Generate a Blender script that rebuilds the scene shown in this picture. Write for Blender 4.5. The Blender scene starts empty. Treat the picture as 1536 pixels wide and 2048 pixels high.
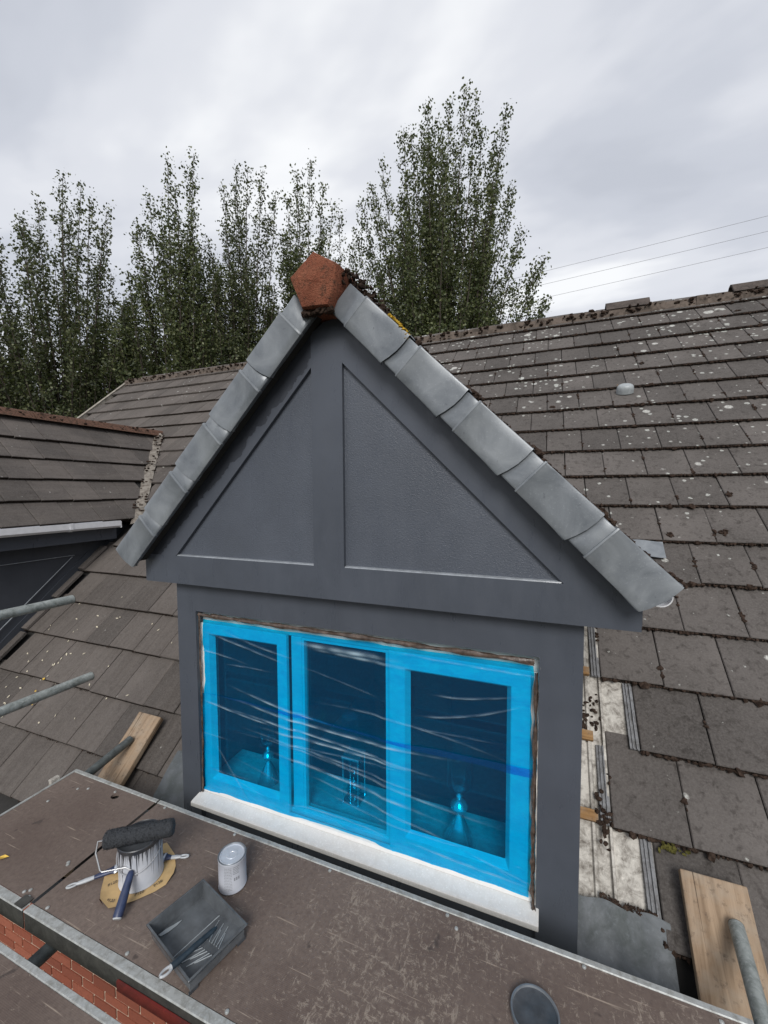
import bpy, math, random
import numpy as np
from mathutils import Vector, Matrix, Euler

rnd = random.Random(7)
nr = np.random.default_rng(11)
R = math.radians
scene = bpy.context.scene
col = scene.collection

# ------------------------------------------------------------------ camera
YAW, PITCH, ROLL, FPX = 0.37492, -0.05409, -0.00509, 820.6
fw = Vector((-math.sin(YAW) * math.cos(PITCH), math.cos(YAW) * math.cos(PITCH), math.sin(PITCH)))
rt = Vector((math.cos(YAW), math.sin(YAW), 0))
up = rt.cross(fw)
rt2 = math.cos(ROLL) * rt + math.sin(ROLL) * up
up2 = -math.sin(ROLL) * rt + math.cos(ROLL) * up
CAM = Vector((0, 0, 1.65))
cd = bpy.data.cameras.new('camera')
cam = bpy.data.objects.new('camera', cd)
col.objects.link(cam)
cam.matrix_world = Matrix(((rt2.x, up2.x, -fw.x, CAM.x), (rt2.y, up2.y, -fw.y, CAM.y), (rt2.z, up2.z, -fw.z, CAM.z), (0, 0, 0, 1)))
cd.sensor_fit = 'VERTICAL'
cd.sensor_height = 24
cd.lens = 24 * FPX / 2048
cd.clip_start = 0.02
cd.clip_end = 3000
scene.camera = cam


def project(p):
    q = Vector(p) - CAM
    d = q.dot(fw)
    if d < 0.05:
        return None
    return (768 + FPX * q.dot(rt2) / d, 1024 - FPX * q.dot(up2) / d, d)


# ------------------------------------------------------------------ world, sun, exposure
SUN_EL, SUN_AZ = R(36), R(162)      # azimuth clockwise from +y
w = bpy.data.worlds.new('World')
scene.world = w
w.use_nodes = True
wt = w.node_tree
wt.nodes.clear()


def wn(t, **k):
    n = wt.nodes.new(t)
    for a, b in k.items():
        setattr(n, a, b)
    return n


def wl(a, b):
    wt.links.new(a, b)


def wmath(op, a, b=None, clamp=False):
    n = wn('ShaderNodeMath', operation=op, use_clamp=clamp)
    for i, s in enumerate((a, b)):
        if s is None:
            continue
        if isinstance(s, (int, float)):
            n.inputs[i].default_value = s
        else:
            wl(s, n.inputs[i])
    return n.outputs[0]


sky = wn('ShaderNodeTexSky', sky_type='NISHITA')
sky.sun_disc = False
sky.sun_elevation = SUN_EL
sky.sun_rotation = SUN_AZ
sky.air_density = 1.0
sky.dust_density = 3.0
bg1 = wn('ShaderNodeBackground')
bg1.inputs['Strength'].default_value = 0.06
wl(sky.outputs[0], bg1.inputs[0])
tc = wn('ShaderNodeTexCoord')
sep = wn('ShaderNodeSeparateXYZ')
wl(tc.outputs['Generated'], sep.inputs[0])
den = wmath('ADD', wmath('MAXIMUM', sep.outputs[2], 0.0), 0.22)
cx_ = wmath('DIVIDE', sep.outputs[0], den)
cy_ = wmath('DIVIDE', sep.outputs[1], den)
comb = wn('ShaderNodeCombineXYZ')
wl(cx_, comb.inputs[0])
wl(cy_, comb.inputs[1])
mp = wn('ShaderNodeMapping')
mp.inputs['Rotation'].default_value = (0, 0, R(50))
mp.inputs['Scale'].default_value = (0.75, 1.25, 1)
mp.inputs['Location'].default_value = (1.2, 9.4, 0.4)
wl(comb.outputs[0], mp.inputs[0])
n1 = wn('ShaderNodeTexNoise')
n1.inputs['Scale'].default_value = 1.7
n1.inputs['Detail'].default_value = 5
n1.inputs['Roughness'].default_value = 0.45
n1.inputs['Distortion'].default_value = 0.35
wl(mp.outputs[0], n1.inputs[0])
n2 = wn('ShaderNodeTexNoise')
n2.inputs['Scale'].default_value = 3.2
n2.inputs['Detail'].default_value = 4
n2.inputs['Roughness'].default_value = 0.5
wl(mp.outputs[0], n2.inputs[0])
mixv = wmath('ADD', wmath('MULTIPLY', n1.outputs[0], 0.68), wmath('MULTIPLY', n2.outputs[0], 0.32))
ramp = wn('ShaderNodeValToRGB')
ramp.color_ramp.interpolation = 'EASE'
e = ramp.color_ramp.elements
e[0].position, e[0].color = 0.36, (0.405, 0.425, 0.475, 1)
e[1].position, e[1].color = 0.66, (0.70, 0.71, 0.725, 1)
e.new(0.44).color = (0.445, 0.465, 0.515, 1)
e.new(0.55).color = (0.545, 0.56, 0.60, 1)
wl(mixv, ramp.inputs[0])
bg2 = wn('ShaderNodeBackground')
bg2.inputs['Strength'].default_value = 0.80
wl(ramp.outputs[0], bg2.inputs[0])
mx = wn('ShaderNodeMixShader')
mx.inputs[0].default_value = 0.94
wl(bg1.outputs[0], mx.inputs[1])
wl(bg2.outputs[0], mx.inputs[2])
wo = wn('ShaderNodeOutputWorld')
wl(mx.outputs[0], wo.inputs[0])

sd = bpy.data.lights.new('sun', 'SUN')
sd.energy = 1.5
sd.angle = R(25)
sd.color = (1.0, 0.97, 0.93)
so = bpy.data.objects.new('sun', sd)
col.objects.link(so)
sdir = Vector((math.sin(SUN_AZ) * math.cos(SUN_EL), math.cos(SUN_AZ) * math.cos(SUN_EL), math.sin(SUN_EL)))
so.rotation_euler = sdir.to_track_quat('Z', 'Y').to_euler()
so.location = (3, -4, 8)

vs = scene.view_settings
vs.view_transform = 'Standard'
vs.look = 'None'
vs.exposure = 0.85
vs.gamma = 1.0
vs.use_curve_mapping = False
scene.cycles.use_denoising = True
scene.cycles.max_bounces = 8
scene.cycles.transparent_max_bounces = 12
scene.cycles.sample_clamp_indirect = 6

# ------------------------------------------------------------------ material helpers


class NT:
    def __init__(s, name):
        s.m = bpy.data.materials.new(name)
        s.m.use_nodes = True
        s.t = s.m.node_tree
        s.t.nodes.clear()
        s.out = s.t.nodes.new('ShaderNodeOutputMaterial')

    def n(s, typ, ins=None, **k):
        n = s.t.nodes.new('ShaderNode' + typ)
        for a, b in k.items():
            setattr(n, a, b)
        for a, b in (ins or {}).items():
            s.set(n.inputs[a], b)
        return n

    def set(s, sock, v):
        if hasattr(v, 'is_output'):
            s.t.links.new(v, sock)
        elif isinstance(v, (tuple, list)) and len(v) == 3 and len(sock.default_value) == 4:
            sock.default_value = (*v, 1)
        else:
            sock.default_value = v

    def math(s, op, a, b=0.0, c=0.0, clamp=False):
        n = s.n('Math', operation=op, use_clamp=clamp)
        s.set(n.inputs[0], a)
        s.set(n.inputs[1], b)
        s.set(n.inputs[2], c)
        return n.outputs[0]

    def pos(s):
        return s.n('NewGeometry').outputs['Position']

    def obj(s):
        return s.n('TexCoord').outputs['Object']

    def map(s, v, scale=(1, 1, 1), rot=(0, 0, 0), loc=(0, 0, 0)):
        n = s.n('Mapping', {'Vector': v})
        n.inputs['Scale'].default_value = scale
        n.inputs['Rotation'].default_value = rot
        n.inputs['Location'].default_value = loc
        return n.outputs[0]

    def noise(s, v, scale=5, detail=4, rough=0.55, dist=0.0, out=0):
        return s.n('TexNoise', {'Vector': v, 'Scale': scale, 'Detail': detail, 'Roughness': rough, 'Distortion': dist}).outputs[out]

    def vor(s, v, scale=5, feature='F1', rand=1.0):
        return s.n('TexVoronoi', {'Vector': v, 'Scale': scale, 'Randomness': rand}, feature=feature)

    def ramp(s, f, stops, interp='LINEAR'):
        n = s.n('ValToRGB', {'Fac': f})
        cr = n.color_ramp
        cr.interpolation = interp
        els = cr.elements
        while len(els) < len(stops):
            els.new(0.5)
        for el, (p, c) in zip(els, stops):
            el.position = p
            el.color = (*c, 1) if len(c) == 3 else c
        return n.outputs[0]

    def rng(s, f, a, b, c=0.0, d=1.0):
        return s.n('MapRange', {'Value': f, 'From Min': a, 'From Max': b, 'To Min': c, 'To Max': d}, clamp=True).outputs[0]

    def mix(s, f, a, b, blend='MIX'):
        n = s.n('Mix', data_type='RGBA', blend_type=blend)
        s.set(n.inputs[0], f)
        s.set(n.inputs[6], a)
        s.set(n.inputs[7], b)
        return n.outputs[2]

    def bump(s, h, strength=0.3, dist=0.01, normal=None):
        i = {'Height': h, 'Strength': strength, 'Distance': dist}
        if normal is not None:
            i['Normal'] = normal
        return s.n('Bump', i).outputs[0]

    def pbr(s, color, rough=0.6, metal=0.0, normal=None, spec=0.5, **k):
        i = {'Base Color': color, 'Roughness': rough, 'Metallic': metal, 'Specular IOR Level': spec}
        i.update(k)
        if normal is not None:
            i['Normal'] = normal
        b = s.n('BsdfPrincipled', i)
        s.t.links.new(b.outputs[0], s.out.inputs[0])
        return s.m

    def schlick(s, f0=0.04, normal=None):
        # same reflectance from both sides of a thin sheet
        i = {'Blend': 0.5}
        if normal is not None:
            i['Normal'] = normal
        fc = s.n('LayerWeight', i).outputs['Facing']
        return s.math('ADD', s.math('MULTIPLY', s.math('POWER', fc, 5.0), 1 - f0), f0)

    def surf(s, sh):
        s.t.links.new(sh, s.out.inputs[0])
        return s.m


def m_tile(name, c0, c1, lich=1.0, streak=0.0, grime=0.7):
    t = NT(name)
    p = t.pos()
    rand = t.n('ObjectInfo').outputs['Random']
    isl = t.n('NewGeometry').outputs['Random Per Island']
    r2 = t.math('FRACT', t.math('ADD', rand, isl))
    big = t.noise(p, 2.3, 4)
    c = t.mix(t.rng(big, 0.35, 0.68), c0, c1)
    tone = t.rng(r2, 0, 1, 0.70, 1.22)
    c = t.mix(1.0, c, t.n('CombineColor', {0: tone, 1: tone, 2: tone}).outputs[0], 'MULTIPLY')
    fine = t.noise(p, 95, 5, 0.75)
    c = t.mix(t.rng(fine, 0.35, 0.75, 0, 0.55), c, (0.17, 0.158, 0.148))
    dk = t.noise(p, 26, 5, 0.7, 0.4)
    c = t.mix(t.rng(dk, 0.52, 0.70, 0, grime), c, (0.028, 0.024, 0.021))
    if streak:
        st = t.noise(t.map(p, (34, 2.2, 2.2)), 1.0, 3, 0.6)
        c = t.mix(t.rng(st, 0.45, 0.7, 0, streak), c, (0.19, 0.165, 0.145))
        st2 = t.noise(t.map(p, (22, 1.6, 1.6), loc=(4, 1, 2)), 1.0, 3, 0.6)
        c = t.mix(t.rng(st2, 0.5, 0.75, 0, 0.30), c, (0.05, 0.041, 0.035))
    sepn = t.n('SeparateXYZ', {0: p})
    if lich:
        wob = t.n('VectorMath', {0: p, 1: t.n('VectorMath', {0: t.noise(p, 38, 3, 0.6, out=1), 'Scale': 0.022}, operation='SCALE').outputs[0]}, operation='ADD').outputs[0]
        hi = t.rng(sepn.outputs[2], 0.3, 3.9, 0.0, 1.0)
        for sc, base, gain, colr, thr in ((8.0, 0.06, 0.22, (0.50, 0.50, 0.47), 0.44), (19.0, 0.05, 0.27, (0.43, 0.44, 0.41), 0.38), (7.0, 0.0, 0.34, (0.36, 0.18, 0.05), 0.60)):
            v = t.vor(wob, sc)
            rr = t.n('SeparateColor', {0: v.outputs['Color']})
            clump = t.rng(t.noise(p, 1.3 if colr[2] > 0.1 else 0.9, 3, 0.6), thr, thr + 0.28)
            rad = t.math('MULTIPLY', t.math('POWER', rr.outputs[0], 3.2), t.math('ADD', base * 4, t.math('MULTIPLY', t.math('MULTIPLY', hi, clump), gain * 6)))
            rad = t.math('MULTIPLY', rad, lich * 0.5)
            mk = t.rng(t.math('SUBTRACT', rad, v.outputs['Distance']), -0.03, 0.05)
            tex = t.rng(t.noise(p, 110, 4, 0.8), 0.36, 0.56, 0.12, 0.95)
            c = t.mix(t.math('MULTIPLY', mk, tex), c, colr)
    h = t.math('ADD', fine, t.math('MULTIPLY', dk, 0.6))
    return t.pbr(c, 0.92, normal=t.bump(h, 0.8, 0.005), spec=0.25)


def m_paint(name, c, rough=0.42, stip=0.0, sc=60, var=0.12):
    t = NT(name)
    p = t.pos()
    v = t.noise(p, 3.5, 4, 0.6)
    d = tuple(x * (1 + var * 1.6) for x in c)
    cc = t.mix(t.rng(v, 0.35, 0.7), c, d)
    fine = t.noise(t.map(p, (6, 6, 1.2)), 9, 4, 0.6)
    rg = t.rng(t.noise(t.map(p, (5, 5, 1.3)), 3, 5, 0.65), 0.3, 0.7, rough - 0.12, rough + 0.16)
    if stip:
        n = t.noise(t.map(p, (1, 1, 1.5)), sc, 4, 0.6, 0.6)
        n2 = t.noise(p, sc * 2.6, 3, 0.6)
        nn = t.bump(t.math('ADD', n, t.math('MULTIPLY', n2, 0.5)), stip, 0.006)
    else:
        nn = t.bump(t.math('ADD', fine, t.math('MULTIPLY', t.noise(p, 140, 2), 0.4)), 0.10, 0.004)
    return t.pbr(cc, rg, normal=nn, spec=0.45)


def m_galv(name, c=(0.34, 0.36, 0.36), dirt=(0.12, 0.115, 0.1), rough=0.5, amt=0.7, metal=0.35, sc=18):
    t = NT(name)
    p = t.pos()
    n = t.noise(p, sc, 6, 0.7, 0.5)
    cc = t.mix(t.rng(n, 0.42, 0.68, 0, amt), c, dirt)
    n2 = t.noise(p, sc * 4.5, 4, 0.7)
    cc = t.mix(t.rng(n2, 0.55, 0.75, 0, 0.5), cc, tuple(min(1, x * 1.7) for x in c))
    return t.pbr(cc, t.rng(n, 0.3, 0.7, rough - .1, rough + .15), metal, normal=t.bump(n2, 0.2, 0.003))


def m_plain(name, c, rough=0.5, metal=0.0, var=0.15, sc=30, bump=0.05, spec=0.5):
    t = NT(name)
    p = t.pos()
    n = t.noise(p, sc, 4, 0.6)
    cc = t.mix(t.rng(n, 0.35, 0.7), tuple(x * (1 - var) for x in c), tuple(min(1, x * (1 + var)) for x in c))
    return t.pbr(cc, rough, metal, normal=t.bump(n, bump, 0.004), spec=spec)


def m_zinc(name):
    t = NT(name)
    p = t.pos()
    n = t.noise(p, 7, 5, 0.6, 0.8)
    c = t.ramp(n, [(0.3, (0.116, 0.130, 0.145)), (0.5, (0.165, 0.181, 0.197)), (0.68, (0.215, 0.233, 0.248))])
    s = t.noise(t.map(p, (4, 4, 4), loc=(7, 1, 3)), 5, 5, 0.65, 1.2)
    c = t.mix(t.rng(s, 0.64, 0.72, 0, 0.7), c, (0.085, 0.095, 0.108))
    f = t.noise(p, 160, 3, 0.6)
    c = t.mix(t.rng(f, 0.6, 0.8, 0, 0.3), c, (0.42, 0.44, 0.45))
    return t.pbr(c, t.rng(n, 0.3, 0.7, 0.28, 0.45), 0.15, normal=t.bump(t.math('ADD', n, f), 0.06, 0.004))


def m_wood(name, c0=(0.34, 0.25, 0.17), c1=(0.15, 0.10, 0.062), axis=1):
    t = NT(name)
    p = t.obj()
    sc = [26, 26, 26]
    sc[axis] = 1.6
    g = t.noise(t.map(p, sc), 1.0, 6, 0.65, 1.2)
    k = t.noise(p, 9, 4, 0.6)
    c = t.mix(t.rng(g, 0.35, 0.68), c0, c1)
    c = t.mix(t.rng(k, 0.45, 0.7, 0, 0.6), c, (0.29, 0.25, 0.20))
    d = t.noise(p, 30, 5, 0.7)
    c = t.mix(t.rng(d, 0.56, 0.70, 0, 0.7), c, (0.085, 0.06, 0.045))
    ck = t.noise(t.map(p, (60, 0.7, 60), loc=(2, 5, 1)), 1.0, 3, 0.5, 0.6)
    c = t.mix(t.rng(ck, 0.66, 0.70, 0, 0.85), c, (0.05, 0.033, 0.022))
    v = t.vor(t.map(p, (1, 0.55, 1)), 5.0)
    kn = t.rng(v.outputs['Distance'], 0.04, 0.10, 1, 0)
    c = t.mix(t.math('MULTIPLY', kn, 0.75), c, (0.10, 0.05, 0.025))
    return t.pbr(c, 0.82, normal=t.bump(g, 0.35, 0.004), spec=0.25)


def m_deck(name):
    t = NT(name)
    p = t.pos()
    big = t.noise(p, 1.7, 4, 0.6)
    c = t.mix(t.rng(big, 0.35, 0.65), (0.112, 0.084, 0.071), (0.158, 0.124, 0.106))
    gr = t.noise(p, 60, 4, 0.7)
    c = t.mix(t.rng(gr, 0.42, 0.72, 0, 0.5), c, (0.07, 0.05, 0.044))
    # worn flakes: broken short scuffs, thicker towards the busy end of the deck
    sx = t.n('SeparateXYZ', {0: p}).outputs[0]
    area = t.math('MULTIPLY', t.rng(sx, -1.6, -0.8, 0.55, 1.0), t.rng(t.noise(p, 2.6, 3, 0.6), 0.34, 0.58, 0.4, 1))
    w1 = t.noise(t.map(p, (1, 2.2, 1), (0, 0, 0.5)), 30, 7, 0.82, 0.5)
    w2 = t.noise(t.map(p, (2.6, 1, 1), (0, 0, 0.3), (3, 2, 1)), 24, 7, 0.82, 0.5)
    thr = t.math('SUBTRACT', 0.690, t.math('MULTIPLY', area, 0.150))
    m1 = t.rng(t.math('SUBTRACT', t.math('MAXIMUM', w1, w2), thr), 0.0, 0.05)
    c = t.mix(t.math('MULTIPLY', m1, 0.8), c, (0.265, 0.222, 0.183))
    # long thin scratches
    for k, (ang, off) in enumerate(((0.62, 3.0), (-0.5, 9.0), (0.15, 5.0))):
        q = t.map(p, (2.2, 95, 1), (0, 0, ang), (off, off * 1.7, 0))
        s = t.noise(q, 1.0, 3, 0.55, 0.25)
        gate = t.rng(t.noise(t.map(p, loc=(off, 0, 0)), 5.5, 3), 0.52, 0.60)
        c = t.mix(t.math('MULTIPLY', t.math('MULTIPLY', t.rng(s, 0.66, 0.70), gate), 0.75), c, (0.34, 0.28, 0.225))
    sp = t.noise(p, 14, 3, 0.5, 0.4)
    c = t.mix(t.rng(sp, 0.70, 0.74, 0, 0.7), c, (0.045, 0.036, 0.033))
    grid = t.math('ADD', t.n('TexWave', {'Vector': p, 'Scale': 70, 'Distortion': 0.6}).outputs['Fac'], t.n('TexWave', {'Vector': p, 'Scale': 70, 'Distortion': 0.6}, bands_direction='Y').outputs['Fac'])
    return t.pbr(c, t.rng(big, 0.3, 0.7, 0.62, 0.8), normal=t.bump(t.math('ADD', t.math('MULTIPLY', grid, 0.15), gr), 0.25, 0.003), spec=0.35)


def m_leaf(name, a, b, c):
    t = NT(name)
    r = t.n('NewGeometry').outputs['Random Per Island']
    cc = t.ramp(r, [(0.0, a), (0.55, b), (1.0, c)])
    d = t.n('BsdfPrincipled', {'Base Color': cc, 'Roughness': 0.5, 'Specular IOR Level': 0.35})
    tr = t.n('BsdfTranslucent', {'Color': t.mix(0.5, cc, (0.16, 0.2, 0.04))})
    mxs = t.n('MixShader', {0: 0.22, 1: d.outputs[0], 2: tr.outputs[0]})
    return t.surf(mxs.outputs[0])


def m_film():
    t = NT('blue protective film')
    p = t.pos()
    n = t.noise(t.map(p, (1.6, 1, 5)), 7, 4, 0.6, 0.8)
    n2 = t.noise(t.map(p, (4, 1, 3), (0, 0.5, 0)), 18, 4, 0.6, 1.0)
    b = t.bump(t.math('ADD', n, t.math('MULTIPLY', n2, 0.6)), 0.30, 0.006)
    n3 = t.noise(t.map(p, (5, 1, 14), (0, 0.25, 0)), 6, 5, 0.7, 1.2)
    tint = t.mix(t.rng(t.math('ADD', t.math('MULTIPLY', n, 0.5), t.math('MULTIPLY', n3, 0.5)), 0.36, 0.64), (0.002, 0.74, 0.985), (0.001, 0.61, 0.90))  # noise in the tint paints fold shading onto the sheet
    tr = t.n('BsdfTransparent', {'Color': tint})
    gl = t.n('BsdfGlossy', {'Color': (1, 1, 1), 'Roughness': 0.14, 'Normal': b})
    df = t.n('BsdfDiffuse', {'Color': (0.0, 0.36, 0.95), 'Normal': b})
    wh = t.n('BsdfDiffuse', {'Color': (0.55, 0.74, 0.84)})  # white mixed in along creases stands in for sky glints
    cr = t.n('Attribute', attribute_name='crease').outputs['Fac']
    fr = t.schlick(0.035, b)
    s1 = t.n('MixShader', {0: 0.05, 1: tr.outputs[0], 2: df.outputs[0]})
    s2 = t.n('MixShader', {0: fr, 1: s1.outputs[0], 2: gl.outputs[0]})
    s3 = t.n('MixShader', {0: t.math('MULTIPLY', cr, 0.5), 1: s2.outputs[0], 2: wh.outputs[0]})
    return t.surf(s3.outputs[0])


def m_glass(name, tint=(0.92, 0.96, 0.95), ior=1.5):
    t = NT(name)
    tr = t.n('BsdfTransparent', {'Color': tint})
    gl = t.n('BsdfGlossy', {'Color': (1, 1, 1), 'Roughness': 0.02})
    fr = t.schlick(((ior - 1) / (ior + 1)) ** 2)
    return t.surf(t.n('MixShader', {0: fr, 1: tr.outputs[0], 2: gl.outputs[0]}).outputs[0])


def m_terracotta(name, moss=0.5):
    t = NT(name)
    p = t.pos()
    g = t.noise(p, 75, 5, 0.8)
    b = t.noise(p, 14, 4, 0.6)
    c = t.mix(t.rng(b, 0.35, 0.65), (0.25, 0.070, 0.038), (0.34, 0.115, 0.065))
    c = t.mix(t.rng(g, 0.5, 0.75, 0, 0.5), c, (0.42, 0.22, 0.13))
    c = t.mix(0.28, c, (0.16, 0.085, 0.055))
    if moss > 0.9:
        c = t.mix(0.72, c, (0.105, 0.075, 0.058))
    k = t.noise(p, 34, 7, 0.8, 0.5)
    c = t.mix(t.rng(k, 0.62 - moss * 0.16, 0.70 - moss * 0.1, 0, 0.9), c, (0.055, 0.04, 0.028))
    sp_ = t.noise(p, 130, 3, 0.7)
    c = t.mix(t.rng(sp_, 0.58, 0.68, 0, 0.75), c, (0.05, 0.03, 0.022))
    return t.pbr(c, 0.95, normal=t.bump(t.math('ADD', t.math('ADD', g, k), sp_), 1.0, 0.010), spec=0.2)


def m_drip_tin():
    # white litho tin whose upper part is coated by dark paint that ran down in drips
    t = NT('white tin with paint runs')
    o = t.obj()
    s = t.n('SeparateXYZ', {0: o})
    ang = t.math('ARCTAN2', s.outputs[1], s.outputs[0])
    a1 = t.n('CombineXYZ', {0: t.math('MULTIPLY', ang, 6.5)}).outputs[0]
    n = t.noise(a1, 1.0, 3, 0.8)
    n2 = t.noise(t.n('CombineXYZ', {0: t.math('MULTIPLY', ang, 8.0), 1: 4.0}).outputs[0], 1.0, 2, 0.6)
    ln = t.math('ADD', t.rng(n, 0.48, 0.66, 0.014, 0.09), t.rng(n2, 0.56, 0.60, 0, 0.085))
    mk = t.rng(t.math('SUBTRACT', s.outputs[2], t.math('SUBTRACT', 0.165, ln)), -0.001, 0.001)
    body = t.mix(t.rng(t.noise(o, 20, 3), 0.4, 0.7), (0.50, 0.52, 0.56), (0.42, 0.45, 0.50))
    c = t.mix(mk, body, (0.030, 0.034, 0.042))
    return t.pbr(c, 0.35, normal=t.bump(mk, 0.4, 0.002))


MT = dict(
    tile=m_tile('weathered concrete roof tile', (0.063, 0.056, 0.052), (0.102, 0.091, 0.085), 1.0),
    tile_l=m_tile('brown concrete roof tile', (0.066, 0.056, 0.050), (0.094, 0.081, 0.073), 0.42, 0.16, 0.3),
    tile_d=m_tile('dark concrete roof tile', (0.062, 0.054, 0.050), (0.098, 0.084, 0.076), 0.38, 0.16, 0.35),
    felt=m_plain('black roofing felt', (0.02, 0.019, 0.018), 0.95),
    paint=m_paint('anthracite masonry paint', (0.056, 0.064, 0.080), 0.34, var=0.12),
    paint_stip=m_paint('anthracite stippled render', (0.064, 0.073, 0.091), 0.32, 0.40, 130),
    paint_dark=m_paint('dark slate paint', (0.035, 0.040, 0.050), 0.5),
    bead=m_plain('pale trim and painted highlight', (0.24, 0.26, 0.285), 0.2, var=0.2),
    zinc=m_zinc('grey dry verge'),
    white=m_plain('white window plastic', (0.70, 0.70, 0.69), 0.35, var=0.03),
    sillw=m_galv('grubby white sill', (0.66, 0.65, 0.63), (0.50, 0.48, 0.45), 0.5, 0.4, 0.0, 26),
    whitegut=m_plain('white gutter plastic', (0.66, 0.67, 0.70), 0.35, var=0.06),
    film=m_film(),
    glass=m_glass('window glass'),
    clear=m_glass('clear candle glass', (0.72, 0.84, 0.86), 1.9),
    chrome=m_plain('polished silver', (0.85, 0.87, 0.88), 0.18, 0.75, 0.02),
    room=m_plain('room wall', (0.17, 0.17, 0.18), 0.9),
    shelf=m_plain('white inner window board', (0.62, 0.62, 0.61), 0.4),
    deck=m_deck('brown phenolic plywood'),
    galv=m_galv('galvanised steel', (0.37, 0.385, 0.38), (0.16, 0.155, 0.135), 0.5, 0.75, 0.25, 30),
    tube=m_galv('weathered scaffold tube', (0.30, 0.325, 0.315), (0.09, 0.105, 0.10), 0.5, 0.8, 0.3, 22),
    tubed=m_galv('dark scaffold tube', (0.10, 0.115, 0.115), (0.035, 0.04, 0.04), 0.55, 0.8, 0.25, 22),
    steel=m_galv('dirty steel channel', (0.055, 0.055, 0.05), (0.02, 0.02, 0.018), 0.6, 0.8, 0.1),
    red=m_galv('chipped red paint', (0.14, 0.017, 0.013), (0.04, 0.010, 0.009), 0.55, 0.7, 0.0, 12),
    wood=m_wood('weathered scaffold board'),
    batten=m_wood('treated batten', (0.30, 0.175, 0.075), (0.17, 0.09, 0.035), 0),
    terra=m_terracotta('sandfaced terracotta', 0.62),
    terra_m=m_terracotta('mossy terracotta', 1.0),
    ridgedark=m_galv('dark ridge tile', (0.075, 0.06, 0.052), (0.025, 0.022, 0.02), 0.95, 0.8, 0.0, 14),
    mortard=m_galv('mossy ridge bed', (0.12, 0.095, 0.078), (0.035, 0.028, 0.022), 0.95, 0.95, 0.0, 9),
    mortarv=m_galv('dirty valley mortar', (0.21, 0.19, 0.165), (0.055, 0.042, 0.032), 0.95, 0.95, 0.0, 11),
    mortar=m_galv('old mortar', (0.30, 0.275, 0.235), (0.10, 0.085, 0.065), 0.9, 0.9, 0.0, 16),
    lead=m_galv('lead sheet', (0.088, 0.098, 0.108), (0.05, 0.06, 0.057), 0.55, 0.8, 0.25, 9),
    brick=None, moss=m_plain('dark brown moss', (0.038, 0.026, 0.020), 1.0, var=0.6, sc=60, bump=0.6, spec=0.1),
    mossg=m_plain('green moss', (0.075, 0.07, 0.02), 1.0, var=0.6, sc=60, bump=0.6, spec=0.1),
    lichen=m_plain('yellow lichen', (0.42, 0.27, 0.035), 1.0, var=0.4, sc=80, bump=0.6, spec=0.1),
    darkpl=m_plain('dark grey wet paint plastic', (0.050, 0.056, 0.064), 0.28, var=0.25),
    traypl=m_plain('grey paint coated tray', (0.092, 0.101, 0.110), 0.20, var=0.3, sc=14),
    trayline=m_plain('paint worn rib', (0.30, 0.33, 0.35), 0.4),
    navy=m_plain('navy rubber grip', (0.024, 0.036, 0.085), 0.42, var=0.3),
    navyd=m_plain('dark teal rubber grip', (0.018, 0.030, 0.042), 0.42, var=0.3),
    greypl=m_plain('light grey plastic', (0.42, 0.44, 0.46), 0.35),
    wire=m_plain('zinc plated wire', (0.55, 0.56, 0.57), 0.3, 0.8),
    tinlid=m_plain('pale tin lid', (0.52, 0.56, 0.62), 0.3, 0.25, 0.08),
    tinrim=m_plain('dull tin rim', (0.23, 0.25, 0.27), 0.35, 0.6),
    tinbody=m_plain('pale grey printed tin', (0.47, 0.49, 0.54), 0.4, var=0.05),
    ink=m_plain('grey print', (0.22, 0.23, 0.25), 0.6),
    inkd=m_plain('black print', (0.03, 0.03, 0.03), 0.6),
    paper=m_plain('yellow sandpaper back', (0.50, 0.345, 0.165), 0.85, var=0.12, sc=14),
    sand=m_plain('red sandpaper grit', (0.20, 0.06, 0.03), 0.95),
    tape=m_plain('brown masking film', (0.085, 0.062, 0.05), 0.22, var=0.5, sc=40, bump=0.5),
    tapew=m_plain('white peeling tape', (0.60, 0.57, 0.52), 0.6, var=0.2),
    bark=m_plain('tree bark', (0.062, 0.05, 0.04), 0.95, var=0.35, sc=12, bump=0.6),
    cable=m_plain('cable', (0.22, 0.22, 0.23), 0.7),
    ground=m_plain('grass and gravel ground', (0.10, 0.10, 0.07), 0.95, var=0.4, sc=3),
    leafy=m_plain('yellow fallen leaf', (0.55, 0.36, 0.06), 0.7, var=0.3, sc=60),
    leafp=m_plain('pale fallen leaf', (0.52, 0.47, 0.36), 0.8, var=0.25, sc=60),
    grey=m_plain('grey cowl plastic', (0.30, 0.325, 0.335), 0.45),
    tray=m_galv('weathered white tray', (0.46, 0.44, 0.40), (0.10, 0.085, 0.07), 0.7, 0.95, 0.0, 22),
    channel=m_galv('grey tile interlock', (0.19, 0.195, 0.205), (0.07, 0.065, 0.06), 0.8, 0.8, 0.0, 26),
    drip=m_drip_tin(),
)


def m_brick():
    t = NT('red facing brick')
    p = t.pos()
    rr = t.n('ObjectInfo').outputs['Random']
    c = t.ramp(rr, [(0, (0.17, 0.054, 0.034)), (0.5, (0.235, 0.074, 0.045)), (1, (0.29, 0.10, 0.062))])
    n = t.noise(p, 40, 5, 0.75)
    c = t.mix(t.rng(n, 0.45, 0.75, 0, 0.6), c, (0.14, 0.05, 0.035))
    return t.pbr(c, 0.9, normal=t.bump(n, 0.5, 0.004), spec=0.2)



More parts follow.
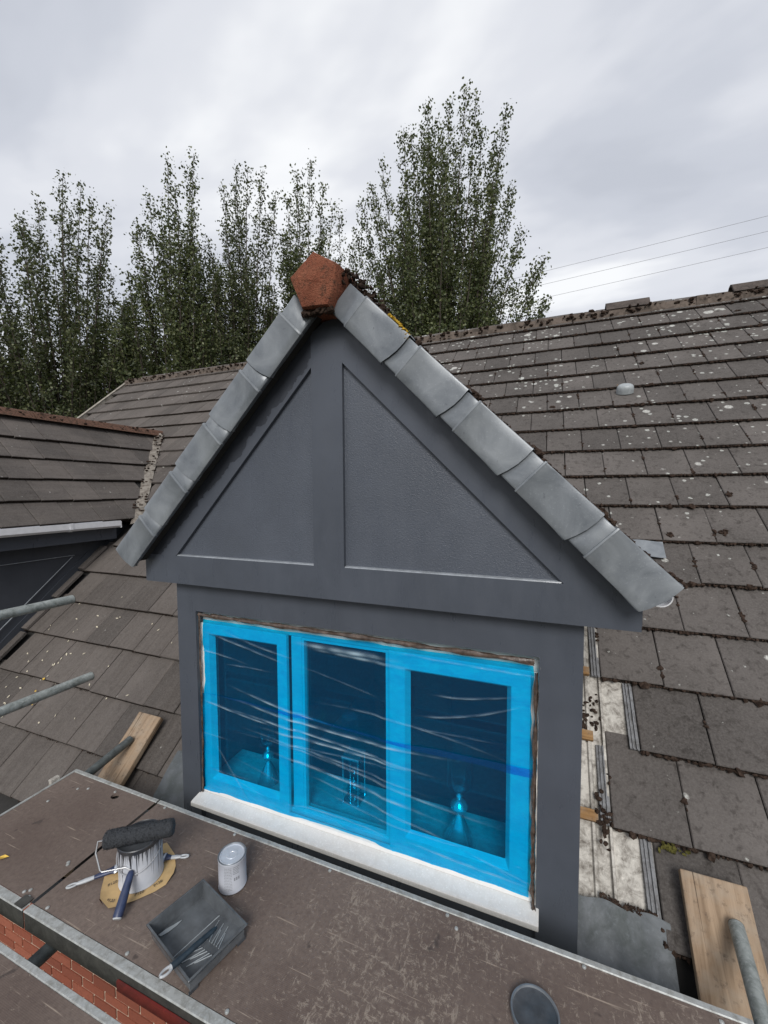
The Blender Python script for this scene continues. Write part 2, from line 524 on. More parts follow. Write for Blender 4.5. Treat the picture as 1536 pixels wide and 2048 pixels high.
def m_rake():
    # darker, glossier band along the upper edge, with a ragged border
    t = NT('anthracite paint with a darker upper band')
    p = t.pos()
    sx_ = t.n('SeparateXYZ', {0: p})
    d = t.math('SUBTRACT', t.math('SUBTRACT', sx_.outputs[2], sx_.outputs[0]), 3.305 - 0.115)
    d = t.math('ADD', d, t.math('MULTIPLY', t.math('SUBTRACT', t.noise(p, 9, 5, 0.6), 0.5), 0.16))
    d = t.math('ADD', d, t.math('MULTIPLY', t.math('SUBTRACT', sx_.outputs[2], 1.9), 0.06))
    glossy = t.rng(d, 0.0, 0.008)
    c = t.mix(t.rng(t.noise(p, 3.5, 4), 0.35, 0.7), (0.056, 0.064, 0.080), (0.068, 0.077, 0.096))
    c = t.mix(glossy, c, (0.036, 0.040, 0.049))
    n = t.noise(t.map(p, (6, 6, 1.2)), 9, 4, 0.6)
    return t.pbr(c, t.rng(glossy, 0, 1, 0.42, 0.25), normal=t.bump(n, 0.1, 0.004), spec=0.45)


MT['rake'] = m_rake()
MT['brick'] = m_brick()
MT['tail'] = m_plain('mossy shaded tile tail', (0.030, 0.024, 0.020), 1.0, var=0.5, sc=50, bump=0.6, spec=0.1)  # moss plus the course shadow line, painted dark on the tail face
MT['brickmortar'] = m_plain('brick mortar', (0.46, 0.37, 0.28), 0.95, sc=50)
LEAF = [m_leaf('poplar leaf a', (0.028, 0.040, 0.016), (0.068, 0.086, 0.032), (0.150, 0.165, 0.072)),
        m_leaf('poplar leaf b', (0.025, 0.034, 0.016), (0.058, 0.073, 0.030), (0.130, 0.140, 0.066))]

# ------------------------------------------------------------------ mesh helpers


class MB:
    def __init__(s):
        s.v, s.f = [], []

    def add(s, vs_, fs_):
        b = len(s.v)
        s.v += [tuple(p) for p in vs_]
        s.f += [tuple(b + i for i in q) for q in fs_]
        return s

    def box(s, x0, x1, y0, y1, z0, z1, M=None):
        vs_ = [(x, y, z) for z in (z0, z1) for y in (y0, y1) for x in (x0, x1)]
        if M is not None:
            vs_ = [M @ Vector(p) for p in vs_]
        return s.add(vs_, [(0, 2, 3, 1), (4, 5, 7, 6), (0, 1, 5, 4), (2, 6, 7, 3), (0, 4, 6, 2), (1, 3, 7, 5)])

    def prism(s, poly, vec):
        n = len(poly)
        a = [Vector(p) for p in poly]
        vec = Vector(vec)
        nm = Vector((0, 0, 0))
        for i in range(n):
            nm += a[i].cross(a[(i + 1) % n])
        if nm.dot(vec) > 0:
            a.reverse()
        vs_ = a + [p + vec for p in a]
        return s.add(vs_, [tuple(range(n)), tuple(range(2 * n - 1, n - 1, -1))] + [(i, i + n, (i + 1) % n + n, (i + 1) % n) for i in range(n)])

    def tube(s, pts, r, n=12, cap=True):
        pts = [Vector(p) for p in pts]
        rs = r if isinstance(r, (list, tuple)) else [r] * len(pts)
        vs_, fs_ = [], []
        prev = None
        for i, p in enumerate(pts):
            d = (pts[min(i + 1, len(pts) - 1)] - pts[max(i - 1, 0)]).normalized()
            if prev is None:
                a = d.orthogonal().normalized()
            else:
                a = (prev - d * prev.dot(d)).normalized()
            prev = a
            b = d.cross(a)
            for k in range(n):
                t = 2 * math.pi * k / n
                vs_.append(p + (a * math.cos(t) + b * math.sin(t)) * rs[i])
        for i in range(len(pts) - 1):
            for k in range(n):
                k2 = (k + 1) % n
                fs_.append((i * n + k, i * n + k2, (i + 1) * n + k2, (i + 1) * n + k))
        if cap:
            fs_.append(tuple(range(n - 1, -1, -1)))
            fs_.append(tuple((len(pts) - 1) * n + k for k in range(n)))
        return s.add(vs_, fs_)

    def lathe(s, prof, n=28, M=None, sx=1.0, sy=1.0):
        vs_, fs_ = [], []
        for (r, z) in prof:
            for k in range(n):
                t = 2 * math.pi * k / n
                vs_.append((r * math.cos(t) * sx, r * math.sin(t) * sy, z))
        if M is not None:
            vs_ = [M @ Vector(p) for p in vs_]
        for i in range(len(prof) - 1):
            for k in range(n):
                k2 = (k + 1) % n
                fs_.append((i * n + k, i * n + k2, (i + 1) * n + k2, (i + 1) * n + k))
        return s.add(vs_, fs_)

    def grid(s, fn, nu, nv):
        vs_ = [fn(i / nu, j / nv) for j in range(nv + 1) for i in range(nu + 1)]
        fs_ = [(j * (nu + 1) + i, j * (nu + 1) + i + 1, (j + 1) * (nu + 1) + i + 1, (j + 1) * (nu + 1) + i) for j in range(nv) for i in range(nu)]
        return s.add(vs_, fs_)

    def mesh(s, name, mat, smooth=False, off=(0, 0, 0)):
        me = bpy.data.meshes.new(name)
        ox, oy, oz = off
        me.from_pydata([(x - ox, y - oy, z - oz) for x, y, z in s.v], [], s.f)
        me.materials.append(mat)
        if smooth:
            me.shade_smooth()
            me.set_sharp_from_angle(angle=R(38))
        return me

    def build(s, name, mat, parent=None, smooth=False, bevel=0.0, local=False, origin=None):
        off = (0, 0, 0) if local else origin_of(parent)
        if parent is None and origin is not None:
            off = origin
        m = MT[mat] if isinstance(mat, str) else mat
        o = bpy.data.objects.new(name, s.mesh(name, m, smooth, off))
        col.objects.link(o)
        o.parent = parent
        if parent is None and origin is not None:
            o.location = origin
        if bevel:
            b = o.modifiers.new('bevel', 'BEVEL')
            b.width = bevel
            b.segments = 2
            b.limit_method = 'ANGLE'
            b.angle_limit = R(40)
        return o


def origin_of(o):
    t = Vector((0, 0, 0))
    while o is not None:
        t += o.location
        o = o.parent
    return t


def tag(o, label, cat, group=None, kind=None):
    o['label'] = label
    o['category'] = cat
    if group:
        o['group'] = group
    if kind:
        o['kind'] = kind
    return o


def thing(name, label, cat, loc=(0, 0, 0), rot=(0, 0, 0), group=None):
    o = bpy.data.objects.new(name, None)
    o.empty_display_size = 0.1
    col.objects.link(o)
    o.location = loc
    o.rotation_euler = rot
    return tag(o, label, cat, group)


def inst(name, me, parent, M):
    o = bpy.data.objects.new(name, me)
    col.objects.link(o)
    o.parent = parent
    off = origin_of(parent)
    M = Matrix.Translation(-off) @ M
    o.location = M.to_translation()
    o.rotation_euler = M.to_euler()
    return o


ICO = None


def blob(mb, c, r, flat=0.6, seed=None, M3=None):
    global ICO
    if ICO is None:
        g = (1 + 5 ** 0.5) / 2
        v = [(-1, g, 0), (1, g, 0), (-1, -g, 0), (1, -g, 0), (0, -1, g), (0, 1, g), (0, -1, -g), (0, 1, -g), (g, 0, -1), (g, 0, 1), (-g, 0, -1), (-g, 0, 1)]
        ICO = ([Vector(p).normalized() for p in v], [(0, 11, 5), (0, 5, 1), (0, 1, 7), (0, 7, 10), (0, 10, 11), (1, 5, 9), (5, 11, 4), (11, 10, 2), (10, 7, 6), (7, 1, 8), (3, 9, 4), (3, 4, 2), (3, 2, 6), (3, 6, 8), (3, 8, 9), (4, 9, 5), (2, 4, 11), (6, 2, 10), (8, 6, 7), (9, 8, 1)])
    ang = rnd.random() * 6.28
    ca, sa = math.cos(ang), math.sin(ang)
    el = 0.7 + rnd.random() * 0.6
    out = []
    for p in ICO[0]:
        k = r * (0.65 + rnd.random() * 0.7)
        q = Vector(((p.x * ca - p.y * sa) * k * el, (p.x * sa + p.y * ca) * k / el, p.z * k * flat))
        out.append(Vector(c) + (M3 @ q if M3 is not None else q))
    mb.add(out, ICO[1])


# ------------------------------------------------------------------ main roof plane
A = R(42)
D0 = 2.45
NV = Vector((0, -math.sin(A), math.cos(A)))
UV = Vector((0, math.cos(A), math.sin(A)))
FOOT = CAM - NV * D0


def rp(x, v, off=0.0):
    return Vector((x, 0, 0)) + Vector((0, FOOT.y, FOOT.z)) + UV * v + NV * off


def roof_z(y):
    return CAM.z + (-D0 + math.sin(A) * y) / math.cos(A)


def roof_y(z):
    return (D0 + math.cos(A) * (z - CAM.z)) / math.sin(A)


V_RIDGE = (6.25 - FOOT.y) / math.cos(A)
GAUGE, V0 = 0.345, 1.512
GROUND = -2.6
CX, CXL = -0.86, -5.56           # the two dormers' centre lines
APEX, APEXL = 2.59, 2.58

# ------------------------------------------------------------------ ground
g = MB()
g.add([(-900, -900, GROUND), (900, -900, GROUND), (900, 900, GROUND), (-900, 900, GROUND)], [(0, 1, 2, 3)])
go = g.build('ground', 'ground')
go['kind'] = 'structure'

# ------------------------------------------------------------------ house
house = thing('house', 'brick house with a long weathered concrete tile roof behind the grey dormer', 'house', (0, 4, GROUND))
XL, XR = -8.25, 9.0
V_EAVE = -0.42
mb = MB()


def slab(mb, x0, x1, v0, v1, o0=-0.085, o1=-0.06):
    mb.add([rp(x0, v0, o1), rp(x1, v0, o1), rp(x1, v1, o1), rp(x0, v1, o1), rp(x0, v0, o0), rp(x1, v0, o0), rp(x1, v1, o0), rp(x0, v1, o0)],
           [(0, 1, 2, 3), (7, 6, 5, 4), (0, 4, 5, 1), (1, 5, 6, 2), (2, 6, 7, 3), (3, 7, 4, 0)])


def v_of_z(z):
    return (roof_y(z) - FOOT.y) / math.cos(A)


slab(mb, XL, -1.80, V_EAVE, V_RIDGE)
slab(mb, 0.08, XR, V_EAVE, V_RIDGE)
slab(mb, -1.80, 0.08, v_of_z(2.2), V_RIDGE)
slab(mb, -1.80, 0.08, V_EAVE, (1.60 - FOOT.y) / math.cos(A))
main_roof = mb.build('main_roof', 'felt', house)
# far slope and gable ends
rz = rp(0, V_RIDGE).z
bk = MB()
bk.prism([(XL, 6.25, rz - 0.06), (XR, 6.25, rz - 0.06), (XR, 11.4, rz - 4.70), (XL, 11.4, rz - 4.70)], (0, -0.03, -0.04))
bk.build('rear_roof', 'tile_d', house)
fy = rp(0, V_EAVE).y
fz = rp(0, V_EAVE, -0.09).z
ew = MB()
for x0, x1 in ((XL + 0.15, XL + 0.35), (XR - 0.35, XR - 0.15)):
    ew.prism([(x0, 1.95, GROUND), (x0, 10.9, GROUND), (x0, 10.9, rz - 4.5), (x0, 6.25, rz - 0.2), (x0, 1.95, roof_z(1.95) - 0.16)], (x1 - x0, 0, 0))
ew.build('end_wall', 'brick', house)
ev = MB()
ev.box(XL, XR, fy + 0.01, fy + 0.03, fz - 0.20, fz + 0.02)
ev.build('fascia', 'paint_dark', house)
ev = MB()
ev.box(XL, XR, fy + 0.032, 1.70, fz - 0.21, fz - 0.19)
ev.build('soffit', 'paint_dark', house)
# verge strip at the far left end
mb = MB()
mb.add([rp(XL - 0.05, V_EAVE, -0.05), rp(XL + 0.03, V_EAVE, 0.01), rp(XL + 0.03, V_RIDGE, 0.01), rp(XL - 0.05, V_RIDGE, -0.05)], [(0, 1, 2, 3)])
for q in (V_EAVE,):
    mb.prism([rp(XL - 0.05, V_EAVE, 0.012), rp(XL + 0.02, V_EAVE, 0.012), rp(XL + 0.02, V_RIDGE, 0.012), rp(XL - 0.05, V_RIDGE, 0.012)], NV * -0.09)
mb.build('verge', 'mortar', house)


def tile_mesh(name, mat, wd, ln=0.42, th=0.031, groove=False):
    m = MB()
    c = 0.004
    xs = [0.0024, 0.0024 + c, wd - 0.0024 - c, wd - 0.0024]
    zt = [-c, 0, 0, -c]
    if groove:
        h = wd / 2
        xs = xs[:2] + [h - 0.004, h - 0.0015, h + 0.0015, h + 0.004] + xs[2:]
        zt = [-c, 0, 0, -0.0035, -0.0035, 0, 0, -c]
    n = len(xs)
    vs_ = []
    for (y, dz) in ((0.0, -c), (c, 0.0), (ln, 0.0)):
        vs_ += [(x, y, z + dz) for x, z in zip(xs, zt)]
    vs_ += [(xs[0], 0, -th), (xs[-1], 0, -th), (xs[-1], ln, -th), (xs[0], ln, -th)]
    b = 3 * n
    fs_ = [(j * n + i, j * n + i + 1, (j + 1) * n + i + 1, (j + 1) * n + i) for j in range(2) for i in range(n - 1)]
    fs_.append(tuple([b, b + 1] + [n - 1 - i for i in range(n)]))
    fs_.append((b, 0, n, 2 * n, b + 3))
    fs_.append((b + 1, b + 2, 3 * n - 1, 2 * n - 1, n - 1))
    fs_.append((b + 3, b + 2, b + 1, b))
    m.add(vs_, fs_)
    me_ = m.mesh(name, MT[mat])
    me_.materials.append(MT['tail'])
    me_.polygons[2 * (n - 1)].material_index = 1
    return me_


TW_R, TW_L = 0.298, 0.288
TILE_R = tile_mesh('roof_tile', 'tile', TW_R)
TILE_L = tile_mesh('roof_tile_plain', 'tile_l', TW_L)
TILE_D = tile_mesh('roof_tile_dormer', 'tile_d', 0.29)
TILT = math.atan(0.0315 / GAUGE)


def inside_dormer(x, y, z):
    for c, apx, yf in ((CX, APEX, 1.60), (CXL, APEXL, 1.60)):
        dx = abs(x - c)
        if y > yf and dx < 1.0 and z < 1.35:
            return True
        if y > yf and z > 1.25 and z < apx - dx - 0.10:
            return True
    return False


def jitter(M):
    return M @ Euler((rnd.gauss(0, 0.004), rnd.gauss(0, 0.005), rnd.gauss(0, 0.004))).to_matrix().to_4x4() @ Matrix.Translation((0, rnd.gauss(0, 0.002), rnd.gauss(0, 0.0015)))


cands = []
for k in range(-5, 14):
    v = V0 + GAUGE * k
    for side in ('L', 'R'):
        wd, me = (TW_L, TILE_L) if side == 'L' else (TW_R, TILE_R)
        if side == 'R':
            ph = 0.300 if k % 2 else 0.451
            lo, hi = (-3.3 if v > v_of_z(1.6) else CX), XR
        else:
            ph = -3.19 if k % 2 else -3.045
            lo, hi = XL, (-3.3 if v > v_of_z(1.6) else CX)
        i0 = math.floor((lo - ph) / wd) - 1
        for i in range(i0, i0 + 70):
            x = ph + i * wd
            if x < lo - 0.02 or x > hi - (0.15 if side == 'R' else wd):
                continue
            if V_RIDGE - v < 0.10:
                continue
            p = rp(x + wd / 2, v + 0.17)
            if inside_dormer(p.x, p.y, p.z):
                continue
            if side == 'R' and k <= -1 and x < (0.29 if k > -5 else 0.43):
                continue
            if side == 'L' and p.y > 1.55 and p.z < 1.3 and x + wd > -1.845 and x < -1.0:
                if x + wd > -1.845:
                    continue
            if side == 'L' and abs(p.x - CXL) < 1.08 and p.y > 1.6 and p.z < 1.35:
                continue
            if p.y < 1.72 and -1.9 < x + wd / 2 < 0.16:
                continue
            if v + 0.42 > V_RIDGE + 0.02:
                pass
            M = Matrix.Translation(rp(x, v)) @ Euler((A - TILT, 0, 0)).to_matrix().to_4x4()
            cands.append((side, k, x, p, jitter(M), me))


def shown(p):
    q = project(p)
    if q is None or not (-60 < q[0] < 1596 and -40 < q[1] < 2088):
        return 0.0
    # hidden behind the near dormer's front or the neighbouring dormer
    x, y = q[0], q[1]
    if 360 < x < 1155 and y > 1170:
        return 0.0
    if 620 < y and x < 1250 and x > 420 and y > 640 + abs(x - 650) * (0.93 if x > 650 else 1.25) + 120:
        return 0.0
    if p.z < 2.5 and p.x < -4.6 and p.y > 1.6:
        return 0.0
    dep = q[2]
    return 1.0 / dep ** 2


cands.sort(key=lambda t: -shown(t[3]))
rest = {}
n_ind = 0
for (side, k, x, p, M, me) in cands:
    if shown(p) > 0 and n_ind < 296:
        inst('roof_tile', me, main_roof, M)
        n_ind += 1
    else:
        b = rest.setdefault(side, MB())
        b.add([M @ vv.co for vv in me.vertices], [tuple(f.vertices) for f in me.polygons])
for side, b in rest.items():
    o = b.build('roof_tiling', 'tile' if side == 'R' else 'tile_l', main_roof)
    o['kind'] = 'stuff'

# cut and half tiles that finish the rows beside the dormer wall
cut = tile_mesh('cut_tile', 'tile_l', 0.20)
for k in (-4, -3, -2, -1, 0):
    v = V0 + GAUGE * k
    xs = [c[2] + TW_L for c in cands if c[0] == 'L' and c[1] == k and c[2] < -1.5]
    if xs and k > -4:
        xe = max(xs)
        wd = -1.868 - xe
        if wd > 0.02:
            m = tile_mesh('cut_tile', 'tile_l', wd)
            inst('cut_tile', m, main_roof, Matrix.Translation(rp(xe, v)) @ Euler((A - TILT, 0, 0)).to_matrix().to_4x4())

# stripped strip right of the dormer wall: white tray, battens, interlocks, lead
mb = MB()
prof = [(0.142, 0.0), (0.215, 0.0), (0.222, 0.012), (0.232, 0.012), (0.240, 0.0), (0.285, 0.0), (0.290, 0.022), (0.300, 0.022), (0.304, 0.0), (0.47, 0.0)]
for (x0, o0), (x1, o1) in zip(prof[:-1], prof[1:]):
    a, b = 0.12, 1.62
    mb.add([rp(x0, a, -0.045 + o0), rp(x1, a, -0.045 + o1), rp(x1, b, -0.045 + o1), rp(x0, b, -0.045 + o0)], [(0, 1, 2, 3)])
mb.build('valley_tray', 'tray', main_roof)
for k in (-3, -2, -1, 0):
    v = V0 + GAUGE * k + 0.005
    xe = 0.30 if k % 2 else 0.30
    mb = MB()
    mb.prism([rp(0.143, v, -0.030), rp(xe - 0.055, v, -0.030), rp(xe - 0.055, v + 0.045, -0.030), rp(0.143, v + 0.045, -0.030)], NV * 0.024)
    mb.build('batten', 'batten', main_roof)
for k in (-4, -3, -2, -1):
    v = V0 + GAUGE * k
    xe = 0.300 if k % 2 else 0.451
    xx_ = xe - 0.044
    mb = MB()
    for a, b, h in ((0.0, 0.012, -0.012), (0.012, 0.017, -0.004), (0.017, 0.028, -0.014), (0.028, 0.033, -0.004), (0.033, 0.043, -0.016)):
        mb.prism([rp(xx_ + a, v + 0.003, h), rp(xx_ + b, v + 0.003, h), rp(xx_ + b, v + 0.34, h - 0.02), rp(xx_ + a, v + 0.34, h - 0.02)], NV * -0.014)
    mb.build('interlock', 'channel', main_roof)


def sheet(fn, nu, nv, th=0.003):
    m = MB()
    m.grid(fn, nu, nv)
    return m


def lead_fn(x0, x1, va, vb, off, seed, turn=0.0):
    r = random.Random(seed)
    ph = [r.random() * 6.28 for _ in range(4)]

    def f(u, t):
        x = x0 + (x1 - x0) * u
        v = va + (vb - va) * t
        w_ = 0.004 * math.sin(9 * u + ph[0]) * math.sin(7 * t + ph[1]) + 0.003 * math.sin(17 * u + 11 * t + ph[2])
        e_ = 0.006 * math.sin(13 * u + ph[3])
        return rp(x, v + e_ * (1 if t in (0, 1) else 0), off + w_ + turn * math.exp(-((t - 0.62) / 0.05) ** 2) * 0.012)
    return f


o = sheet(lead_fn(0.142, 0.475, -0.40, 0.215, -0.006, 3, 1.0), 24, 24).build('lead_flashing', 'lead', main_roof, True)
o = sheet(lead_fn(-2.12, -1.866, -0.35, 0.28, 0.010, 5, 0.4), 18, 24).build('lead_flashing', 'lead', main_roof, True)

# valley lead end peeping out below the near dormer's right eave
mb = MB()
mb.grid(lambda u, t: rp(0.52 + 0.22 * u, v_of_z(1.19) + 0.14 * t, 0.016 + 0.008 * math.sin(5 * u)), 6, 4)
mb.build('valley_lead_end', 'zinc', main_roof, True)

# ridge: mortar bed, stripped of most of its ridge tiles
mb = MB()
nseg = 160
for i in range(nseg):
    x0 = XL + (XR - XL) * i / nseg
    x1 = XL + (XR - XL) * (i + 1) / nseg
    h0 = rnd.uniform(0.0, 0.022)
    mb.prism([(x0, 6.13, rz - 0.125), (x0, 6.15 + rnd.uniform(-.01, .01), rz - 0.02 + h0), (x0, 6.25, rz + 0.012 + h0), (x0, 6.38, rz - 0.05)], (x1 - x0, 0, 0))
mb.build('ridge_mortar', 'mortard', house)


def ridge_tile(name, x0, x1, parent, mat, z):
    m = MB()
    wv, th = 0.125, 0.018
    pr = [(-wv, -0.075), (-0.045, 0.035), (0.0, 0.055), (0.045, 0.035), (wv, -0.075)]
    inn = [(-wv + 0.022, -0.078), (-0.035, 0.014), (0.0, 0.030), (0.035, 0.014), (wv - 0.022, -0.078)]
    poly = pr + inn[::-1]
    m.prism([(x0, 6.25 + a, z + b) for a, b in poly], (x1 - x0, 0, 0))
    return m.build(name, mat, parent)


for i, (x0, x1) in enumerate(((0.70, 1.19), (2.03, 2.49), (2.50, 2.96), (2.97, 3.43))):
    ridge_tile('ridge_tile', x0, x1, house, 'ridgedark', rz + 0.055)

# moss on the tile tails and in the joints, one soft mass
mb = MB()
RM = Euler((A, 0, 0)).to_matrix()
for (side, k, x, p, M, me) in cands:
    if shown(p) <= 0:
        continue
    wd = TW_R if side == 'R' else TW_L
    v = V0 + GAUGE * k
    dens = 32 if side == 'R' else 12
    big = 1.0 if side == 'R' else 0.42
    for _ in range(dens):
        xx_ = x + rnd.random() * wd
        r = (0.0045 + 0.010 * rnd.random() ** 2.5) * big
        if rnd.random() < 0.06 and side == 'R':
            r *= 1.8
        blob(mb, rp(xx_, v - 0.003 - 0.004 * rnd.random(), -0.015 + 0.004 * rnd.random()), r, 0.8, M3=RM)
    if side == 'R' and rnd.random() < 0.85:
        n_ = rnd.randint(1, 9)
        vv = rnd.random() * 0.25
        for _ in range(n_):
            vv += rnd.uniform(-0.05, 0.05)
            blob(mb, rp(x + rnd.gauss(0, 0.004), v + max(0.01, min(0.33, vv)), -0.002 - 0.02 * vv / 0.35), rnd.uniform(0.004, 0.013), 0.55, M3=RM)
    if side == 'R' and rnd.random() < 0.10:
        vv = 0.02 + rnd.random() * 0.1
        cx0 = x + rnd.random() * wd * 0.2
        for _ in range(12):
            blob(mb, rp(cx0 + rnd.gauss(0, 0.014), v + vv + rnd.gauss(0, 0.010), -0.001), rnd.uniform(0.007, 0.014), 0.6, M3=RM)
for i in range(420):
    xx_ = XL + 11.2 * rnd.random()
    blob(mb, (xx_, 6.12 + rnd.uniform(-0.02, 0.06), rz - 0.10 + 0.09 * rnd.random()), rnd.uniform(0.012, 0.03), 0.7)
for i in range(70):
    u = rnd.random()
    blob(mb, rp(0.15 + 0.14 * rnd.random() ** 2, 0.95 + rnd.gauss(0, 0.06), -0.035), rnd.uniform(0.005, 0.013), 0.6, M3=RM)
for i in range(120):
    u = rnd.random()
    blob(mb, rp(0.235 + 0.20 * u, 0.208 + 0.018 * rnd.random() + 0.06 * max(0, 0.4 - u) * rnd.random(), -0.012), rnd.uniform(0.003, 0.008), 0.7, M3=RM)
for i in range(30):
    blob(mb, rp(0.27 + rnd.gauss(0, 0.012), 0.49 + rnd.gauss(0, 0.05), -0.005), rnd.uniform(0.006, 0.013), 0.7, M3=RM)
o = mb.build('moss', 'moss', main_roof)
o['kind'] = 'stuff'
mb = MB()
for i in range(40):
    blob(mb, rp(0.52 + rnd.gauss(0, 0.022), 0.455 + rnd.gauss(0, 0.007), -0.012), rnd.uniform(0.004, 0.009), 0.7, M3=RM)
o = mb.build('moss', 'mossg', main_roof)
o['kind'] = 'stuff'

# brick wall under the eaves, seen through the gap between the decks
YW = 1.70
mb = MB()
mb.box(XL + 0.37, XR - 0.37, YW + 0.006, YW + 0.22, GROUND, fz - 0.215)
bw = mb.build('brick_wall', 'brickmortar', house)
bm_ = MB()
c = 0.004
bm_.box(0.007, 0.218, 0, 0.1, 0.007, 0.068)
BR = bm_.mesh('brick', MT['brick'])
b2 = MB()
b2.box(0.005, 0.1075, 0, 0.1, 0.005, 0.07)
nb = 0
far = MB()
for j in range(28):
    z = -2.52 + 0.075 * j
    for i in range(-22, 14):
        x = 0.225 * i + (0.1125 if j % 2 else 0)
        if x < XL + 0.4 or x > 2.6:
            continue
        # line of sight through the gap between the decks (z = 0.1, y 0.75 .. 0.86)
        t_ = (CAM.z - 0.06) / (CAM.z - (z + 0.035))
        yg, xg = YW * t_, (x + 0.11) * t_
        q = project((x + 0.11, YW, z + 0.035))
        if 0.70 < yg < 0.90 and q and -40 < q[0] < 500:
            inst('brick', BR, bw, Matrix.Translation((x, YW, z)) @ Euler((0, 0, 0)).to_matrix().to_4x4() @ Matrix.Translation((0, rnd.uniform(-0.002, 0.001), 0)))
            nb += 1
        else:
            far.box(x + 0.005, x + 0.22, YW, YW + 0.05, z + 0.005, z + 0.07)
o = far.build('brickwork', 'brick', bw)
o['kind'] = 'stuff'

# ------------------------------------------------------------------ dormers
S2 = math.sqrt(0.5)


def slope_frame(cx, apex, side):
    """origin at the ridge; s runs down the slope, n is its outward normal"""
    ds = Vector((side * S2, 0, -S2))
    dn = Vector((side * S2, 0, S2))
    o = Vector((cx, 0, apex))

    def P(s, y, n=0.0):
        return o + ds * s + dn * n + Vector((0, y, 0))
    return P, ds, dn


def dormer_roof(root, cx, apex, side, y0, send, tails, mat, individual, off=0.0):
    P, ds, dn = slope_frame(cx, apex, side)

    def yi(s):
        return roof_y(apex - s * S2) + 0.05
    m = MB()
    poly = [P(0, y0, -0.05), P(send - 0.03, y0, -0.05), P(send - 0.03, yi(send), -0.05), P(0, yi(0), -0.05)]
    m.prism(poly, dn * -0.02)
    roof = m.build('roof_slope', 'felt', root)
    tilt = math.atan(0.0315 / 0.312)
    Rm = Matrix(((0, -ds.x, dn.x), (side * 1.0, 0, 0), (0, -ds.z, dn.z))).to_4x4()     # tile x -> +-y, tile y -> up the slope
    joined = MB()
    for r_, s in enumerate(tails):
        y = y0 + (0.145 if r_ % 2 else 0.0) - 0.145
        while y < yi(s) + 0.02:
            yy0 = max(y, y0)
            wd = y + 0.29 - yy0
            M = Matrix.Translation(P(s, (yy0 if side > 0 else yy0 + wd))) @ Rm @ Euler((-tilt, 0, 0)).to_matrix().to_4x4()
            if s < 0.52:
                me = tile_mesh('roof_tile', mat, wd, ln=s - 0.03)
            elif wd > 0.28:
                me = TILE_D
            else:
                me = tile_mesh('roof_tile', mat, wd)
            if individual:
                inst('roof_tile', me, roof, jitter(M))
            else:
                joined.add([M @ vv.co for vv in me.vertices], [tuple(f.vertices) for f in me.polygons])
            y += 0.29
    if joined.v:
        o = joined.build('roof_tiling', mat, roof)
        o['kind'] = 'stuff'
    return roof, P, ds, dn


dm = thing('dormer', 'gabled dormer painted dark grey with a wide window under blue film', 'dormer', (CX, 1.65, -0.2))
D = 1.65
# wall round the window
mb = MB()
mb.box(-1.870, -1.741, D, D + 0.12, -0.42, 1.20)
mb.box(-0.012, 0.140, D, D + 0.12, -0.42, 1.20)
mb.box(-1.741, -0.012, D, D + 0.12, 1.005, 1.20)
mb.box(-1.741, -0.012, D + 0.03, D + 0.12, -0.42, -0.034)
mb.build('wall', 'paint', dm)
mb = MB()
mb.box(-1.870, -1.79, D + 0.122, 4.0, -0.30, 1.30)
mb.build('cheek', 'paint', dm)
mb = MB()
mb.box(0.06, 0.140, D + 0.122, 4.0, -0.30, 1.30)
mb.build('cheek', 'paint', dm)
# gable boards
YG0, YG1 = 1.59, 1.645


def board(name, poly, mat='paint', y0=YG0, y1=YG1, bevel=0.003):
    m = MB()
    m.prism([(x, y0, z) for x, z in poly], (0, y1 - y0, 0))
    return m.build(name, mat, dm, bevel=0)


board('bottom_rail', [(-2.023, 1.163), (0.31, 1.163), (0.31, 1.275), (0.275, 1.31), (-2.00, 1.31), (-2.023, 1.287)])
board('post', [(-0.967, 1.31), (-0.815, 1.31), (-0.815, 2.375), (-0.850, 2.380), (-0.905, 2.372), (-0.967, 2.330)])
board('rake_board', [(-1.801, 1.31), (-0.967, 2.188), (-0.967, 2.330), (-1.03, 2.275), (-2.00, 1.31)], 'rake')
board('rake_board', [(0.065, 1.31), (0.275, 1.31), (-0.79, 2.375), (-0.815, 2.375), (-0.815, 2.192)])
board('stippled_panel', [(-1.801, 1.31), (-0.967, 1.31), (-0.967, 2.188)], 'paint_stip', 1.609, 1.64)
board('stippled_panel', [(0.065, 1.31), (-0.815, 2.192), (-0.815, 1.31)], 'paint_stip', 1.609, 1.64)
for xa, xb in ((-1.795, -0.969), (-0.813, 0.058)):
    m = MB()
    m.prism([(xa, 1.6085, 1.3102), (xa, 1.592, 1.3102), (xa, 1.594, 1.3145), (xa, 1.6085, 1.317)], (xb - xa, 0, 0))
    m.build('ledge_highlight', 'bead', dm)  # pale strip stands in for sky reflected on the ledge
m = MB()
m.prism([(-2.0, 1.646, 1.17), (0.29, 1.646, 1.17), (0.27, 1.646, 1.30), (CX, 1.646, 2.42), (-1.98, 1.646, 1.30)], (0, 0.1, 0))
m.build('gable_shade_core', 'felt', dm)  # black core above the cut boards stands in for shade under the ridge block
# roof slopes with tiles
TAILS = [0.505, 0.817, 1.13, 1.442, 1.755]
rR, PR, dsR, dnR = dormer_roof(dm, CX, APEX, 1, 1.56, 1.76, TAILS, 'tile_d', True)
rL, PL, dsL, dnL = dormer_roof(dm, CX, APEX, -1, 1.56, 1.76, TAILS, 'tile_d', False)
# dark underside of the verge
for Pf in (PR, PL):
    m = MB()
    m.prism([Pf(0.05, 1.52, -0.06), Pf(1.74, 1.52, -0.06), Pf(1.74, 1.52, -0.115), Pf(0.05, 1.52, -0.115)], (0, 0.065, 0))
    m.build('undercloak', 'felt', dm)


